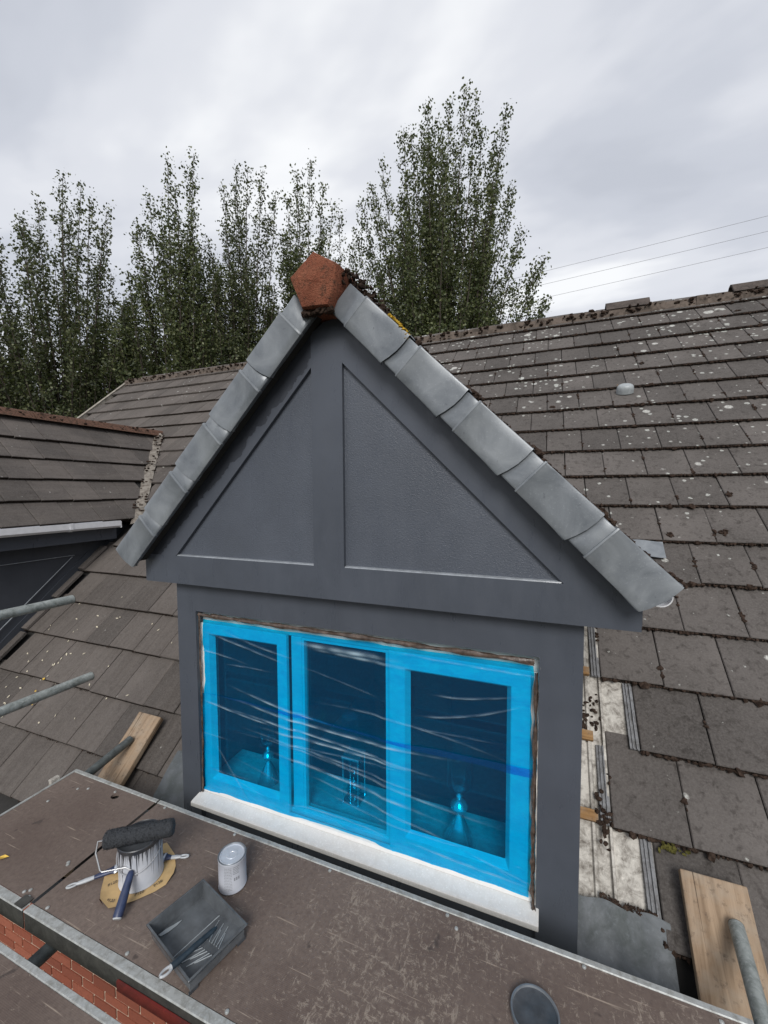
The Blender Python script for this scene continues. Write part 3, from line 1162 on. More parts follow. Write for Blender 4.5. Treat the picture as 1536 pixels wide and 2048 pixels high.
def verge_cap(P, s0, s1, first=False):
    """dry verge unit: collar, step, face with a bowed lower end, flange over the tiles"""
    m = MB()
    stations = []
    col_len = 0.075
    L = s1 - s0
    # (s, face y, lower n, upper n, bow)
    stations.append((s0 - 0.02, 1.504, -0.127, 0.004, 0))
    stations.append((s0 + col_len - 0.004, 1.504, -0.127, 0.004, 0))
    stations.append((s0 + col_len - 0.002, 1.4975, -0.132, 0.010, 0))
    stations.append((s0 + col_len + 0.004, 1.496, -0.133, 0.011, 0))
    stations.append((s0 + col_len + 0.008, 1.4985, -0.131, 0.009, 0))
    stations.append((s0 + L * 0.65, 1.498, -0.132, 0.010, 0))
    stations.append((s1, 1.496, -0.135, 0.012, 1))
    rows = []
    for (s, yf, n0, n1, bow) in stations:
        row = []
        prof = [(yf + 0.022, n0 - 0.001), (yf + 0.004, n0), (yf, n0 + 0.006)]
        for q in (0.25, 0.5, 0.75):
            prof.append((yf, n0 + (n1 - n0) * q))
        prof += [(yf, n1 - 0.006), (yf + 0.002, n1 - 0.0015), (yf + 0.006, n1), (yf + 0.05, n1), (yf + 0.085, n1 - 0.004)]
        for (y, n) in prof:
            t = (n - n0) / (n1 - n0)
            e_ = bow * (0.022 * t + 0.010 * math.sin(math.pi * min(1, max(0, t))) - 0.016)
            row.append(P(s + e_, y, n))
        rows.append(row)
    nn = len(rows[0])
    vs_ = [p for r_ in rows for p in r_]
    fs_ = [(i * nn + k, (i + 1) * nn + k, (i + 1) * nn + k + 1, i * nn + k + 1) for i in range(len(rows) - 1) for k in range(nn - 1)]
    m.add(vs_, fs_)
    # returned lower end, 12 mm deep
    b0 = (len(rows) - 1) * nn
    inner = [Vector(p) + Vector((0, 0.010, 0)) - (P(1, 0) - P(0, 0)) * 0.004 for p in rows[-1]]
    b = len(m.v)
    m.v += [tuple(p) for p in inner]
    m.f += [(b0 + k, b + k, b + k + 1, b0 + k + 1) for k in range(nn - 1)]
    return m.build('verge_cap', 'zinc', dm, True)


for Pf in (PR, PL):
    prev = 0.20
    for s in TAILS:
        o = verge_cap(Pf, prev, s + 0.012)
        mo = o.modifiers.new('thickness', 'SOLIDIFY')
        mo.thickness = 0.003
        prev = s + 0.002
# hexagonal block end and ridge tiles running back
hexp = [(-0.010, 0.005), (0.098, -0.062), (0.078, -0.165), (0.055, -0.215), (-0.068, -0.205), (-0.122, -0.078)]
m = MB()
NH = 14
front, side_ = [], []
pts = []
for i in range(6):
    a, b = hexp[i], hexp[(i + 1) % 6]
    for q in range(5):
        pts.append((a[0] + (b[0] - a[0]) * q / 5, a[1] + (b[1] - a[1]) * q / 5))
ctr = (-0.012, -0.112)
rings = []
for (sc, y) in ((0.0, 1.453), (0.9, 1.455), (0.96, 1.458), (1.0, 1.470), (1.015, 1.52), (1.0, 1.75), (0.99, 1.92)):
    rings.append([(CX + ctr[0] + (p[0] - ctr[0]) * sc * (1 + rnd.uniform(-.012, .012)), y + rnd.uniform(-0.001, 0.001), APEX + ctr[1] + (p[1] - ctr[1]) * sc * (1 + rnd.uniform(-.012, .012))) for p in pts])
n = len(pts)
m.add([p for r_ in rings for p in r_], [(i * n + k, i * n + (k + 1) % n, (i + 1) * n + (k + 1) % n, (i + 1) * n + k) for i in range(len(rings) - 1) for k in range(n)])
m.build('ridge_end_block', 'terra', dm, True)
yy0 = 1.93
while yy0 < 4.7:
    m = MB()
    pr = [(-0.13, -0.085), (-0.06, -0.012), (0, 0.012), (0.06, -0.012), (0.13, -0.085), (0.0, -0.07)]
    m.prism([(CX + a, yy0, APEX + b) for a, b in pr], (0, 0.44, 0))
    m.build('ridge_tile', 'terra_m', dm)
    yy0 += 0.45
# moss and lichen along the right verge, behind the caps
mb = MB()
for i in range(330):
    s = 0.15 + 1.6 * rnd.random()
    blob(mb, PR(s, 1.585 + rnd.random() * 0.05, 0.006 + 0.004 * rnd.random()), rnd.uniform(0.006, 0.015), 0.7)
for t_ in TAILS:
    for i in range(22):
        blob(mb, PR(t_ + rnd.gauss(0.015, 0.02), 1.575 + rnd.random() * 0.06, 0.008 + 0.012 * rnd.random()), rnd.uniform(0.006, 0.016), 0.8)
for i in range(120):
    blob(mb, (CX + 0.10 + rnd.uniform(-0.02, 0.05), 1.50 + 0.5 * rnd.random(), APEX - 0.085 + rnd.uniform(-0.03, 0.02)), rnd.uniform(0.006, 0.014), 0.8)
for i in range(90):
    blob(mb, (CX - 0.012 + rnd.uniform(-0.075, 0.07), 1.475 + 0.03 * rnd.random(), APEX - 0.215 + rnd.uniform(-0.012, 0.006)), rnd.uniform(0.005, 0.012), 1.0)
o = mb.build('moss', 'moss', dm)
o['kind'] = 'stuff'
mb = MB()
for i in range(75):
    u = rnd.random()
    blob(mb, PR(0.39 + 0.13 * u, 1.497 + abs(rnd.gauss(0, 0.01)) + 0.02 * (1 - u) * rnd.random(), 0.016 - 0.07 * max(0, u - 0.55) * rnd.random() ** 1.0), rnd.uniform(0.003, 0.009), 0.6)
o = mb.build('lichen', 'lichen', dm)
o['kind'] = 'stuff'
# eave gutters running back from the gable


def gutter(root, x, z, y0, y1, mat='whitegut', r=0.052):
    m = MB()
    n = 10
    for y in (y0, y1):
        pass
    pts = [(x + r * math.cos(math.pi + math.pi * k / n), z + r * math.sin(math.pi + math.pi * k / n)) for k in range(n + 1)]
    pin = [(x + (r - 0.004) * math.cos(math.pi + math.pi * k / n), z + (r - 0.004) * math.sin(math.pi + math.pi * k / n)) for k in range(n + 1)]
    m.prism([(a, y0, b) for a, b in pts + pin[::-1]], (0, y1 - y0, 0))
    o_ = m.build('gutter', mat, root, True)
    return o_


gutter(dm, 0.378, 1.275, 1.66, 3.05, r=0.038)
gutter(dm, -2.095, 1.315, 1.60, 3.05)
for x in (0.315, -2.035):
    m = MB()
    m.box(x - 0.008, x + 0.008, 1.648, 3.05, 1.165, 1.315)
    m.build('fascia', 'paint', dm)
m = MB()
m.box(0.142, 0.306, 1.648, 3.05, 1.168, 1.178)
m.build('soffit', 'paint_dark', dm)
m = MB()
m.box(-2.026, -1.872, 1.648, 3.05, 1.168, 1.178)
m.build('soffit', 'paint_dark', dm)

# window: outer frame, two opening sashes, a fixed light, glass and sill
win = MB()
yf0, yf1 = 1.700, 1.765
win.box(-1.740, -0.013, yf0, yf1, 0.004, 0.030)
win.box(-1.750, -0.005, yf0, yf1, 0.925, 1.004)
win.box(-1.750, -1.700, yf0, yf1, 0.0252, 0.9248)
win.box(-0.060, -0.005, yf0, yf1, 0.0252, 0.9248)
win.box(-1.172, -1.112, yf0, yf1, 0.0252, 0.9248)
win.box(-0.655, -0.600, yf0, yf1, 0.0252, 0.9248)
window = win.build('window', 'white', dm, bevel=0.004)


def sash(x0, x1, z0, z1, fwid, y0=1.676, y1=1.698):
    m = MB()
    i = 0.018
    outer = [(x0, z0), (x1, z0), (x1, z1), (x0, z1)]
    mid = [(x0 + fwid, z0 + fwid), (x1 - fwid, z0 + fwid), (x1 - fwid, z1 - fwid), (x0 + fwid, z1 - fwid)]
    inn = [(x0 + fwid + i, z0 + fwid + i), (x1 - fwid - i, z0 + fwid + i), (x1 - fwid - i, z1 - fwid - i), (x0 + fwid + i, z1 - fwid - i)]
    vs_ = [(x, y1, z) for x, z in outer] + [(x, y0, z) for x, z in outer] + [(x, y0, z) for x, z in mid] + [(x, y1 + 0.01, z) for x, z in inn]
    fs_ = []
    for k in range(4):
        k2 = (k + 1) % 4
        fs_ += [(k, k + 4, k2 + 4, k2)[::-1], (4 + k, 4 + k2, 8 + k2, 8 + k), (8 + k, 8 + k2, 12 + k2, 12 + k)]
    m.add(vs_, fs_)
    return m.build('sash', 'white', window, bevel=0.003)


sash(-1.738, -1.184, 0.012, 0.935, 0.056)
sash(-0.640, -0.042, 0.012, 0.935, 0.074)
# bead round the fixed light
m = MB()
x0, x1, z0, z1 = -1.112, -0.655, 0.025, 0.925
m.box(x0, x1, 1.706, 1.73, z0, z0 + 0.016)
m.box(x0, x1, 1.706, 1.73, z1 - 0.016, z1)
m.box(x0, x0 + 0.012, 1.706, 1.73, z0 + 0.0162, z1 - 0.0162)
m.box(x1 - 0.012, x1, 1.706, 1.73, z0 + 0.0162, z1 - 0.0162)
m.build('bead', 'white', window)
for (x0, x1, z0, z1) in ((-1.69, -1.23, 0.03, 0.90), (-1.105, -0.662, 0.03, 0.92), (-0.59, -0.07, 0.03, 0.90)):
    m = MB()
    m.box(x0, x1, 1.735, 1.739, z0, z1)
    m.build('pane', 'glass', window)
m = MB()
m.prism([(-1.752, 1.715, 0.002), (-1.752, 1.600, -0.016), (-1.752, 1.588, -0.020), (-1.752, 1.588, -0.043), (-1.752, 1.596, -0.043), (-1.752, 1.60, -0.032), (-1.752, 1.715, -0.030)], (1.752, 0, 0))
# sill sits between the reveals except for its nosing
o = m.build('sill', 'sillw', window, bevel=0.003)
m = MB()
m.prism([(-1.738, 1.690, -0.001), (-1.738, 1.664, -0.004), (-1.738, 1.670, 0.010), (-1.738, 1.690, 0.013)], (1.725, 0, 0))
m.build('sill_bead', 'white', window)

# room behind the glass
rm = MB()
x0, x1, y0, y1, z0, z1 = -1.785, 0.055, 1.772, 4.2, -0.5, 1.16
rm.add([(x0, y0, z0), (x1, y0, z0), (x1, y1, z0), (x0, y1, z0), (x0, y0, z1), (x1, y0, z1), (x1, y1, z1), (x0, y1, z1)],
       [(0, 1, 2, 3), (7, 6, 5, 4), (1, 5, 6, 2), (2, 6, 7, 3), (3, 7, 4, 0)])
rm.build('room_lining', 'room', dm)
m = MB()
m.box(-1.78, 0.05, 1.768, 2.03, -0.05, 0.0)
m.build('window_board', 'shelf', dm, bevel=0.004)
m = MB()
m.box(-1.70, -0.9, 3.4, 3.42, 0.5, 1.05)
m.build('picture', 'wood', dm)
m = MB()
m.box(-0.75, -0.05, 3.5, 4.1, -0.5, 0.35)
m.build('cabinet', 'paint_dark', dm)

# ---- blue film, two overlapping sheets drawn tight over the frames


def film_base(x, z):
    y = 1.672
    # dips a little over the fixed light and the glass
    def bump(a, b, c0):
        return 1 / (1 + math.exp(-(c0 - a) / 0.012)) * (1 / (1 + math.exp(-(b - c0) / 0.012)))
    y += 0.020 * bump(-1.175, -0.650, x)
    y += 0.003 * bump(-1.66, -1.26, x) + 0.003 * bump(-0.55, -0.13, x)
    return y


def make_creases(seed, n, zlo, zhi):
    r = random.Random(seed)
    cr = []
    for _ in range(n):
        z = zlo + (zhi - zlo) * r.random()
        xc = -1.74 + 1.7 * r.random()
        ln = r.uniform(0.10, 0.45)
        cr.append((z, xc, ln, r.uniform(-0.20, 0.04), r.uniform(-0.25, 0.25), r.uniform(0.0012, 0.0042), r.uniform(0.0025, 0.005)))
    return cr


def film_sheet(name, label, x0, x1, zb, zt, creases, yoff, seed):
    r = random.Random(seed)
    nx, nz = 300, int((zt(0.5) - zb(0.5)) / 0.0030)
    X = np.linspace(0, 1, nx + 1)
    Zt = np.linspace(0, 1, nz + 1)
    U, T = np.meshgrid(X, Zt)
    xs0 = np.array([x0(t) for t in Zt])[:, None]
    xs1 = np.array([x1(t) for t in Zt])[:, None]
    XX = xs0 + (xs1 - xs0) * U
    zbv = np.array([zb(u) for u in X])[None, :]
    ztv = np.array([zt(u) for u in X])[None, :]
    ZZ = zbv + (ztv - zbv) * T
    bump = lambda a, b, c, w_=0.012: 1 / (1 + np.exp(-(c - a) / w_)) / (1 + np.exp(-(b - c) / w_))
    YY = 1.670 + 0.011 * bump(-1.135, -0.688, XX, 0.012) + 0.003 * bump(-1.66, -1.26, XX) + 0.003 * bump(-0.55, -0.13, XX) + yoff
    YY = YY + 0.0012 * np.sin(XX * 31 + 3 * ZZ) * np.sin(ZZ * 23 + 1.7)
    CRS = np.zeros_like(YY)
    for (z, xc, ln, sl, cv, am, wd) in creases:
        dx = XX - xc
        zc = z + sl * dx + cv * dx * dx
        env = np.exp(-(np.abs(dx) / ln) ** 4)
        d = (ZZ - zc) / wd
        YY = YY - am * env * np.exp(-d * d)
        brk = 0.55 + 0.45 * np.sin(XX * (38 + 900 * am) + z * 90) * np.sin(XX * 17 + z * 31)
        CRS = np.maximum(CRS, env * np.exp(-(d * 1.5) ** 2) * np.clip((am - 0.0018) / 0.004, 0, 1) * brk)
    # crumpled near the frame edges
    for k in range(60):
        a = r.random() * 6.28
        px_, pz_ = r.uniform(-1.72, -0.05), r.choice([r.uniform(0.90, 0.96), r.uniform(-0.02, 0.05), r.uniform(0, 0.95)])
        if r.random() < 0.45:
            px_ = r.uniform(-0.13, -0.05)
            pz_ = r.uniform(0, 0.93)
        u = (XX - px_) * math.cos(a) + (ZZ - pz_) * math.sin(a)
        v_ = -(XX - px_) * math.sin(a) + (ZZ - pz_) * math.cos(a)
        YY = YY - r.uniform(0.0008, 0.0022) * np.exp(-(v_ / 0.0042) ** 2 - (u / r.uniform(0.015, 0.05)) ** 2)
    V = np.stack([XX, YY, ZZ], -1).reshape(-1, 3)
    idx = np.arange((nx + 1) * (nz + 1)).reshape(nz + 1, nx + 1)
    F = np.stack([idx[:-1, :-1], idx[:-1, 1:], idx[1:, 1:], idx[1:, :-1]], -1).reshape(-1, 4)
    org = np.array([-0.9, 1.67, 0.0])
    me = bpy.data.meshes.new(name)
    me.vertices.add(len(V))
    me.vertices.foreach_set('co', (V - org).ravel())
    me.loops.add(F.size)
    me.loops.foreach_set('vertex_index', F.ravel().astype(np.int32))
    me.polygons.add(len(F))
    me.polygons.foreach_set('loop_start', np.arange(0, F.size, 4, dtype=np.int32))
    me.polygons.foreach_set('loop_total', np.full(len(F), 4, dtype=np.int32))
    me.update()
    me.shade_smooth()
    at = me.attributes.new('crease', 'FLOAT', 'POINT')
    at.data.foreach_set('value', CRS.ravel().astype(np.float32))
    me.materials.append(MT['film'])
    o_ = bpy.data.objects.new(name, me)
    o_.location = org
    col.objects.link(o_)
    return tag(o_, label, 'film')


def wob(a, seed, f=(7, 17, 31)):
    r = random.Random(seed)
    ph = [r.random() * 6.28 for _ in f]
    return lambda u: a * sum(math.sin(k * u + p) / (i + 1) for i, (k, p) in enumerate(zip(f, ph)))


w1, w2, w3, w4, w5, w6 = (wob(0.004, k) for k in range(6))
up_cr = make_creases(21, 7, 0.55, 0.93) + [
    (0.895, -0.87, 0.20, -0.02, 0.05, 0.006, 0.012), (0.875, -0.80, 0.20, -0.04, 0.0, 0.005, 0.009), (0.70, -0.30, 0.17, 0.28, 0.5, 0.004, 0.0045),
    (0.78, -0.28, 0.14, 0.15, 0.5, 0.004, 0.004), (0.84, -1.45, 0.20, -0.2, 0, 0.004, 0.005), (0.555, -1.2, 0.25, -0.15, 0.1, 0.005, 0.006)]
lo_cr = make_creases(33, 13, 0.05, 0.50) + [
    (0.495, -0.95, 0.45, -0.05, 0.1, 0.006, 0.006), (0.45, -1.0, 0.42, -0.08, 0.0, 0.0055, 0.005), (0.42, -0.90, 0.35, -0.03, 0.0, 0.006, 0.006),
    (0.36, -0.95, 0.40, -0.10, 0.0, 0.004, 0.004), (0.27, -0.85, 0.35, -0.12, 0.0, 0.005, 0.006), (0.48, -1.5, 0.2, -0.12, 0.1, 0.005, 0.005),
    (0.19, -0.70, 0.30, -0.16, 0, 0.004, 0.004), (0.13, -1.52, 0.10, -1.2, 0, 0.004, 0.004), (0.06, -0.3, 0.2, -0.05, 0.1, 0.004, 0.005)]
film_sheet('protective_film', 'upper sheet of wrinkled translucent blue film taped over the window', lambda t: -1.712 + w1(t), lambda t: -0.036 + w2(t),
           lambda u: 0.505 + 0.045 * (1 - u) ** 2 + w3(u), lambda u: 0.957 + 0.5 * w4(u), up_cr, 0.0, 1)
film_sheet('protective_film', 'lower sheet of streaky wrinkled blue film above the white sill', lambda t: -1.738 + 0.6 * w2(t), lambda t: -0.034 + w1(t),
           lambda u: 0.004 + 0.005 * math.sin(5 * u) + 0.4 * w6(u) + 0.012 * u, lambda u: 0.545 - 0.012 * u + 0.010 * math.sin(7 * u) + w5(u), lo_cr, -0.004, 2)

# crumpled brown masking strips left round the opening


def ribbon(name, label, pts, width_dir, wd, mat, seed, amp=0.006):
    r = random.Random(seed)
    m = MB()
    n_ = 70
    P_ = [Vector(p) for p in pts]
    wdv = Vector(width_dir)
    rows = []
    for i in range(n_ + 1):
        t = i / n_ * (len(P_) - 1)
        k = min(int(t), len(P_) - 2)
        c_ = P_[k].lerp(P_[k + 1], t - k)
        row = []
        for j in range(6):
            q = j / 5
            row.append(c_ + wdv * (wd * (q - 0.5) * (1 + 0.22 * math.sin(i * 0.7 + seed) + 0.12 * r.uniform(-1, 1))) + Vector((r.uniform(-1, 1) * amp * 0.25, -abs(math.sin(j * 2.3 + 0.35 * math.sin(i * 0.31))) * amp - r.random() * amp * 0.4, r.uniform(-1, 1) * amp * 0.25)))
        rows.append(row)
    m.add([p for r_ in rows for p in r_], [(i * 6 + j, i * 6 + j + 1, (i + 1) * 6 + j + 1, (i + 1) * 6 + j) for i in range(n_) for j in range(5)])
    o_ = m.build(name, mat, None, True, origin=tuple(P_[-1]))
    return tag(o_, label, 'masking tape')


ribbon('masking_tape', 'crumpled brown masking strip along the top of the window opening', [(-1.735, 1.664, 0.985), (-1.0, 1.662, 0.984), (-0.03, 1.664, 0.980)], (0, 0, 1), 0.024, 'tape', 3)
ribbon('masking_tape', 'crumpled brown masking strip down the left side of the window opening', [(-1.727, 1.664, 0.985), (-1.725, 1.664, 0.4), (-1.735, 1.66, -0.04)], (1, 0, 0), 0.014, 'tape', 8)
ribbon('masking_tape', 'torn brown masking strip hanging down the right side of the window opening', [(-0.022, 1.660, 0.94), (-0.026, 1.660, 0.4), (-0.026, 1.655, 0.06), (-0.012, 1.635, -0.085)], (1, 0, 0), 0.015, 'tape', 12, 0.008)
ribbon('masking_tape', 'thin peeling white tape edge beside the right side of the blue film', [(-0.006, 1.655, 0.99), (-0.013, 1.656, 0.5), (-0.010, 1.656, 0.0)], (1, 0, 0), 0.008, 'tapew', 15, 0.004)

# ornaments on the inner window board


def hurricane(loc, h, label):
    t = thing('candle_holder', label, 'candle holder', loc, group='ornaments on the inner window board')
    k = h / 0.46
    m = MB()
    m.lathe([(0.0, 0.0), (0.056 * k, 0.0), (0.060 * k, 0.006), (0.052 * k, 0.03 * k), (0.030 * k, 0.09 * k), (0.016 * k, 0.13 * k), (0.010 * k, 0.145 * k), (0.024 * k, 0.16 * k), (0.031 * k, 0.182 * k), (0.024 * k, 0.205 * k), (0.008 * k, 0.218 * k), (0.013 * k, 0.232 * k), (0.006 * k, 0.25 * k), (0.022 * k, 0.262 * k), (0.0, 0.264 * k)], 28, None, 1.3, 1.3)
    m.build('stem', 'chrome', t, True, local=True)
    m = MB()
    m.lathe([(0.018 * k, 0.264 * k), (0.046 * k, 0.275 * k), (0.056 * k, 0.30 * k), (0.055 * k, 0.44 * k), (0.058 * k, 0.46 * k)], 28, None, 1.15, 1.15)
    m.build('glass_cup', 'clear', t, True, local=True)
    return t


hurricane((-0.352, 1.83, 0.0), 0.46, 'silver candle holder with a tall glass cup behind the right window pane')
hurricane((-1.440, 1.85, 0.0), 0.38, 'small silver candle holder standing behind the left window pane')
t = thing('hourglass', 'framed glass hourglass standing behind the middle window pane', 'hourglass', (-0.925, 1.895, 0.0), group='ornaments on the inner window board')
m = MB()
m.lathe([(0.036, 0.012), (0.040, 0.03), (0.040, 0.07), (0.020, 0.115), (0.006, 0.13), (0.020, 0.145), (0.042, 0.19), (0.042, 0.22), (0.036, 0.245)], 24)
m.build('glass_bulb', 'clear', t, True, local=True)
for z in (0.0, 0.246):
    m = MB()
    m.box(-0.05, 0.05, -0.05, 0.05, z, z + 0.012)
    m.build('end_plate', 'chrome', t, local=True, bevel=0.003)
for sx in (-1, 1):
    for sy in (-1, 1):
        m = MB()
        m.tube([(sx * 0.043, sy * 0.043, 0.0122), (sx * 0.043, sy * 0.043, 0.2458)], 0.003, 8)
        m.build('rod', 'chrome', t, True, local=True)

# ------------------------------------------------------------------ neighbouring dormer on the left
ld = thing('dormer', 'neighbouring dormer at the left edge with brown tiles and a white gutter', 'dormer', (CXL, 1.65, -0.2))
TL = [0.487, 0.806, 1.122, 1.434, 1.745]
lr, PLr, dsl, dnl = dormer_roof(ld, CXL, APEXL, 1, 1.62, 1.75, TL, 'tile_d', True)
dormer_roof(ld, CXL, APEXL, -1, 1.62, 1.75, TL, 'tile_d', False)
m = MB()
m.box(-4.57, -4.49, 1.66, 3.9, -0.3, 1.27)
m.build('cheek', 'paint_dark', ld)
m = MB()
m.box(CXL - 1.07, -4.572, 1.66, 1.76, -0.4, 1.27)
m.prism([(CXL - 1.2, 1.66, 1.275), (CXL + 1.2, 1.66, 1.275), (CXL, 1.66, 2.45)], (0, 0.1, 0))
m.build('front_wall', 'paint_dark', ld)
m = MB()
m.box(CXL - 1.07, CXL - 0.99, 1.765, 3.9, -0.3, 1.27)
m.build('cheek', 'paint_dark', ld)
m = MB()
m.box(-4.372, -4.348, 1.62, 3.08, 1.135, 1.300)
m.build('fascia', 'paint', ld, bevel=0.003)
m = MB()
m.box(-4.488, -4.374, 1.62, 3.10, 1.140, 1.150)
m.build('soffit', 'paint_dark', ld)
# framed border on the cheek
m = MB()


def cheek_bar(a, b, wd, name='cheek_trim'):
    mm = MB()
    a, b = Vector(a), Vector(b)
    d_ = (b - a).normalized()
    nrm = Vector((1, 0, 0)).cross(d_) * wd
    mm.prism([a, b, b + nrm, a + nrm], (0.012, 0, 0))
    return mm.build(name, 'paint_dark', ld)


cheek_bar((-4.4895, 1.75, 1.000), (-4.4895, 2.80, 1.000), 0.125)
cheek_bar((-4.4895, 2.86, 1.02), (-4.4895, 1.75, 0.02), -0.10 if False else 0.10)
for a_, b_ in (((-4.4775, 1.75, 0.998), (-4.4775, 2.72, 0.998)), ((-4.4775, 2.70, 0.985), (-4.4775, 1.75, 0.135))):
    m = MB()
    m.tube([a_, b_], 0.004, 6)
    m.build('bead', 'bead', ld)
# square line white gutter with a bracket
m = MB()
gx0, gx1, gz0, gz1 = -4.345, -4.245, 1.262, 1.335
poly = [(gx0, gz1), (gx0, gz0 + 0.01), (gx0 + 0.012, gz0), (gx1 - 0.02, gz0), (gx1, gz0 + 0.02), (gx1, gz1), (gx1 - 0.008, gz1), (gx1 - 0.008, gz1 - 0.012), (gx1 - 0.004, gz1 - 0.016), (gx1 - 0.004, gz0 + 0.02), (gx1 - 0.02, gz0 + 0.004), (gx0 + 0.012, gz0 + 0.004), (gx0 + 0.004, gz1)]
m.prism([(x, 1.60, z) for x, z in poly], (0, 1.46, 0))
m.build('gutter', 'whitegut', ld)
m = MB()
m.prism([(gx0 - 0.002, 2.55, gz1 + 0.004), (gx0 - 0.002, 2.55, gz0 - 0.005), (gx1 - 0.018, 2.55, gz0 - 0.005), (gx1 + 0.004, 2.55, gz0 + 0.018), (gx1 + 0.004, 2.55, gz1 + 0.006), (gx1 + 0.001, 2.55, gz1 + 0.006), (gx1 + 0.001, 2.55, gz0 + 0.019), (gx1 - 0.019, 2.55, gz0 - 0.002), (gx0, 2.55, gz0 - 0.002), (gx0, 2.55, gz1 + 0.004)], (0, 0.03, 0))
m.build('gutter_bracket', 'whitegut', ld)
m = MB()
m.box(gx0, gx1, 3.061, 3.068, gz0 - 0.002, gz1 - 0.008)
m.build('gutter_end', 'whitegut', ld)
yy0 = 1.62
while yy0 < 4.6:
    m = MB()
    pr = [(-0.13, -0.10), (-0.06, -0.02), (0, 0.0), (0.06, -0.02), (0.13, -0.10), (0.0, -0.08)]
    m.prism([(CXL + a, yy0, APEXL + b) for a, b in pr], (0, 0.44, 0))
    m.build('ridge_tile', 'terra_m', ld)
    yy0 += 0.45
# mortared valley
m = MB()
pts = []
for i in range(41):
    t_ = i / 40
    z = 1.27 + (2.50 - 1.27) * t_
    x = CXL + (APEXL - z)
    y = roof_y(z)
    pts.append(Vector((x, y, z)))
vs_ = []
for p in pts:
    a = rnd.uniform(-0.008, 0.008)
    vs_ += [p + Vector((-0.045 + a, -0.04, 0.012)), p + Vector((-0.015, -0.02, 0.022 + a * 0.5)), p + Vector((0.02 + a, 0.0, 0.024)), p + Vector((0.06 + a, 0.02, 0.010))]
m.add(vs_, [(i * 4 + j, i * 4 + j + 1, (i + 1) * 4 + j + 1, (i + 1) * 4 + j) for i in range(40) for j in range(3)])
m.build('valley_mortar', 'mortarv', ld)
mb = MB()
for i in range(170):
    p = pts[rnd.randrange(41)]
    if math.sin(p.z * 14) > 0.15 or rnd.random() < 0.25:
        blob(mb, p + Vector((rnd.uniform(-0.08, 0.09), rnd.uniform(-0.06, 0.04), 0.035)), rnd.uniform(0.008, 0.02), 0.7)
for i in range(160):
    blob(mb, (CXL + 0.02 + rnd.uniform(-0.03, 0.10), 1.9 + 2.8 * rnd.random(), APEXL - 0.03 + rnd.uniform(-0.05, 0.02)), rnd.uniform(0.008, 0.018), 0.7)
o = mb.build('moss', 'moss', ld)
o['kind'] = 'stuff'
# stepped cover strips where the cheek meets the main roof
for k in (-4, -3, -2, -1, 0):
    v = V0 + GAUGE * k
    m = MB()
    m.prism([rp(-4.488, v, 0.004), rp(-4.40, v, 0.004), rp(-4.40, v + 0.32, -0.014), rp(-4.488, v + 0.32, -0.014)], NV * 0.022)
    m.build('cover_strip', 'tile_d', ld)

# ------------------------------------------------------------------ scaffold decks
PZ = 0.10


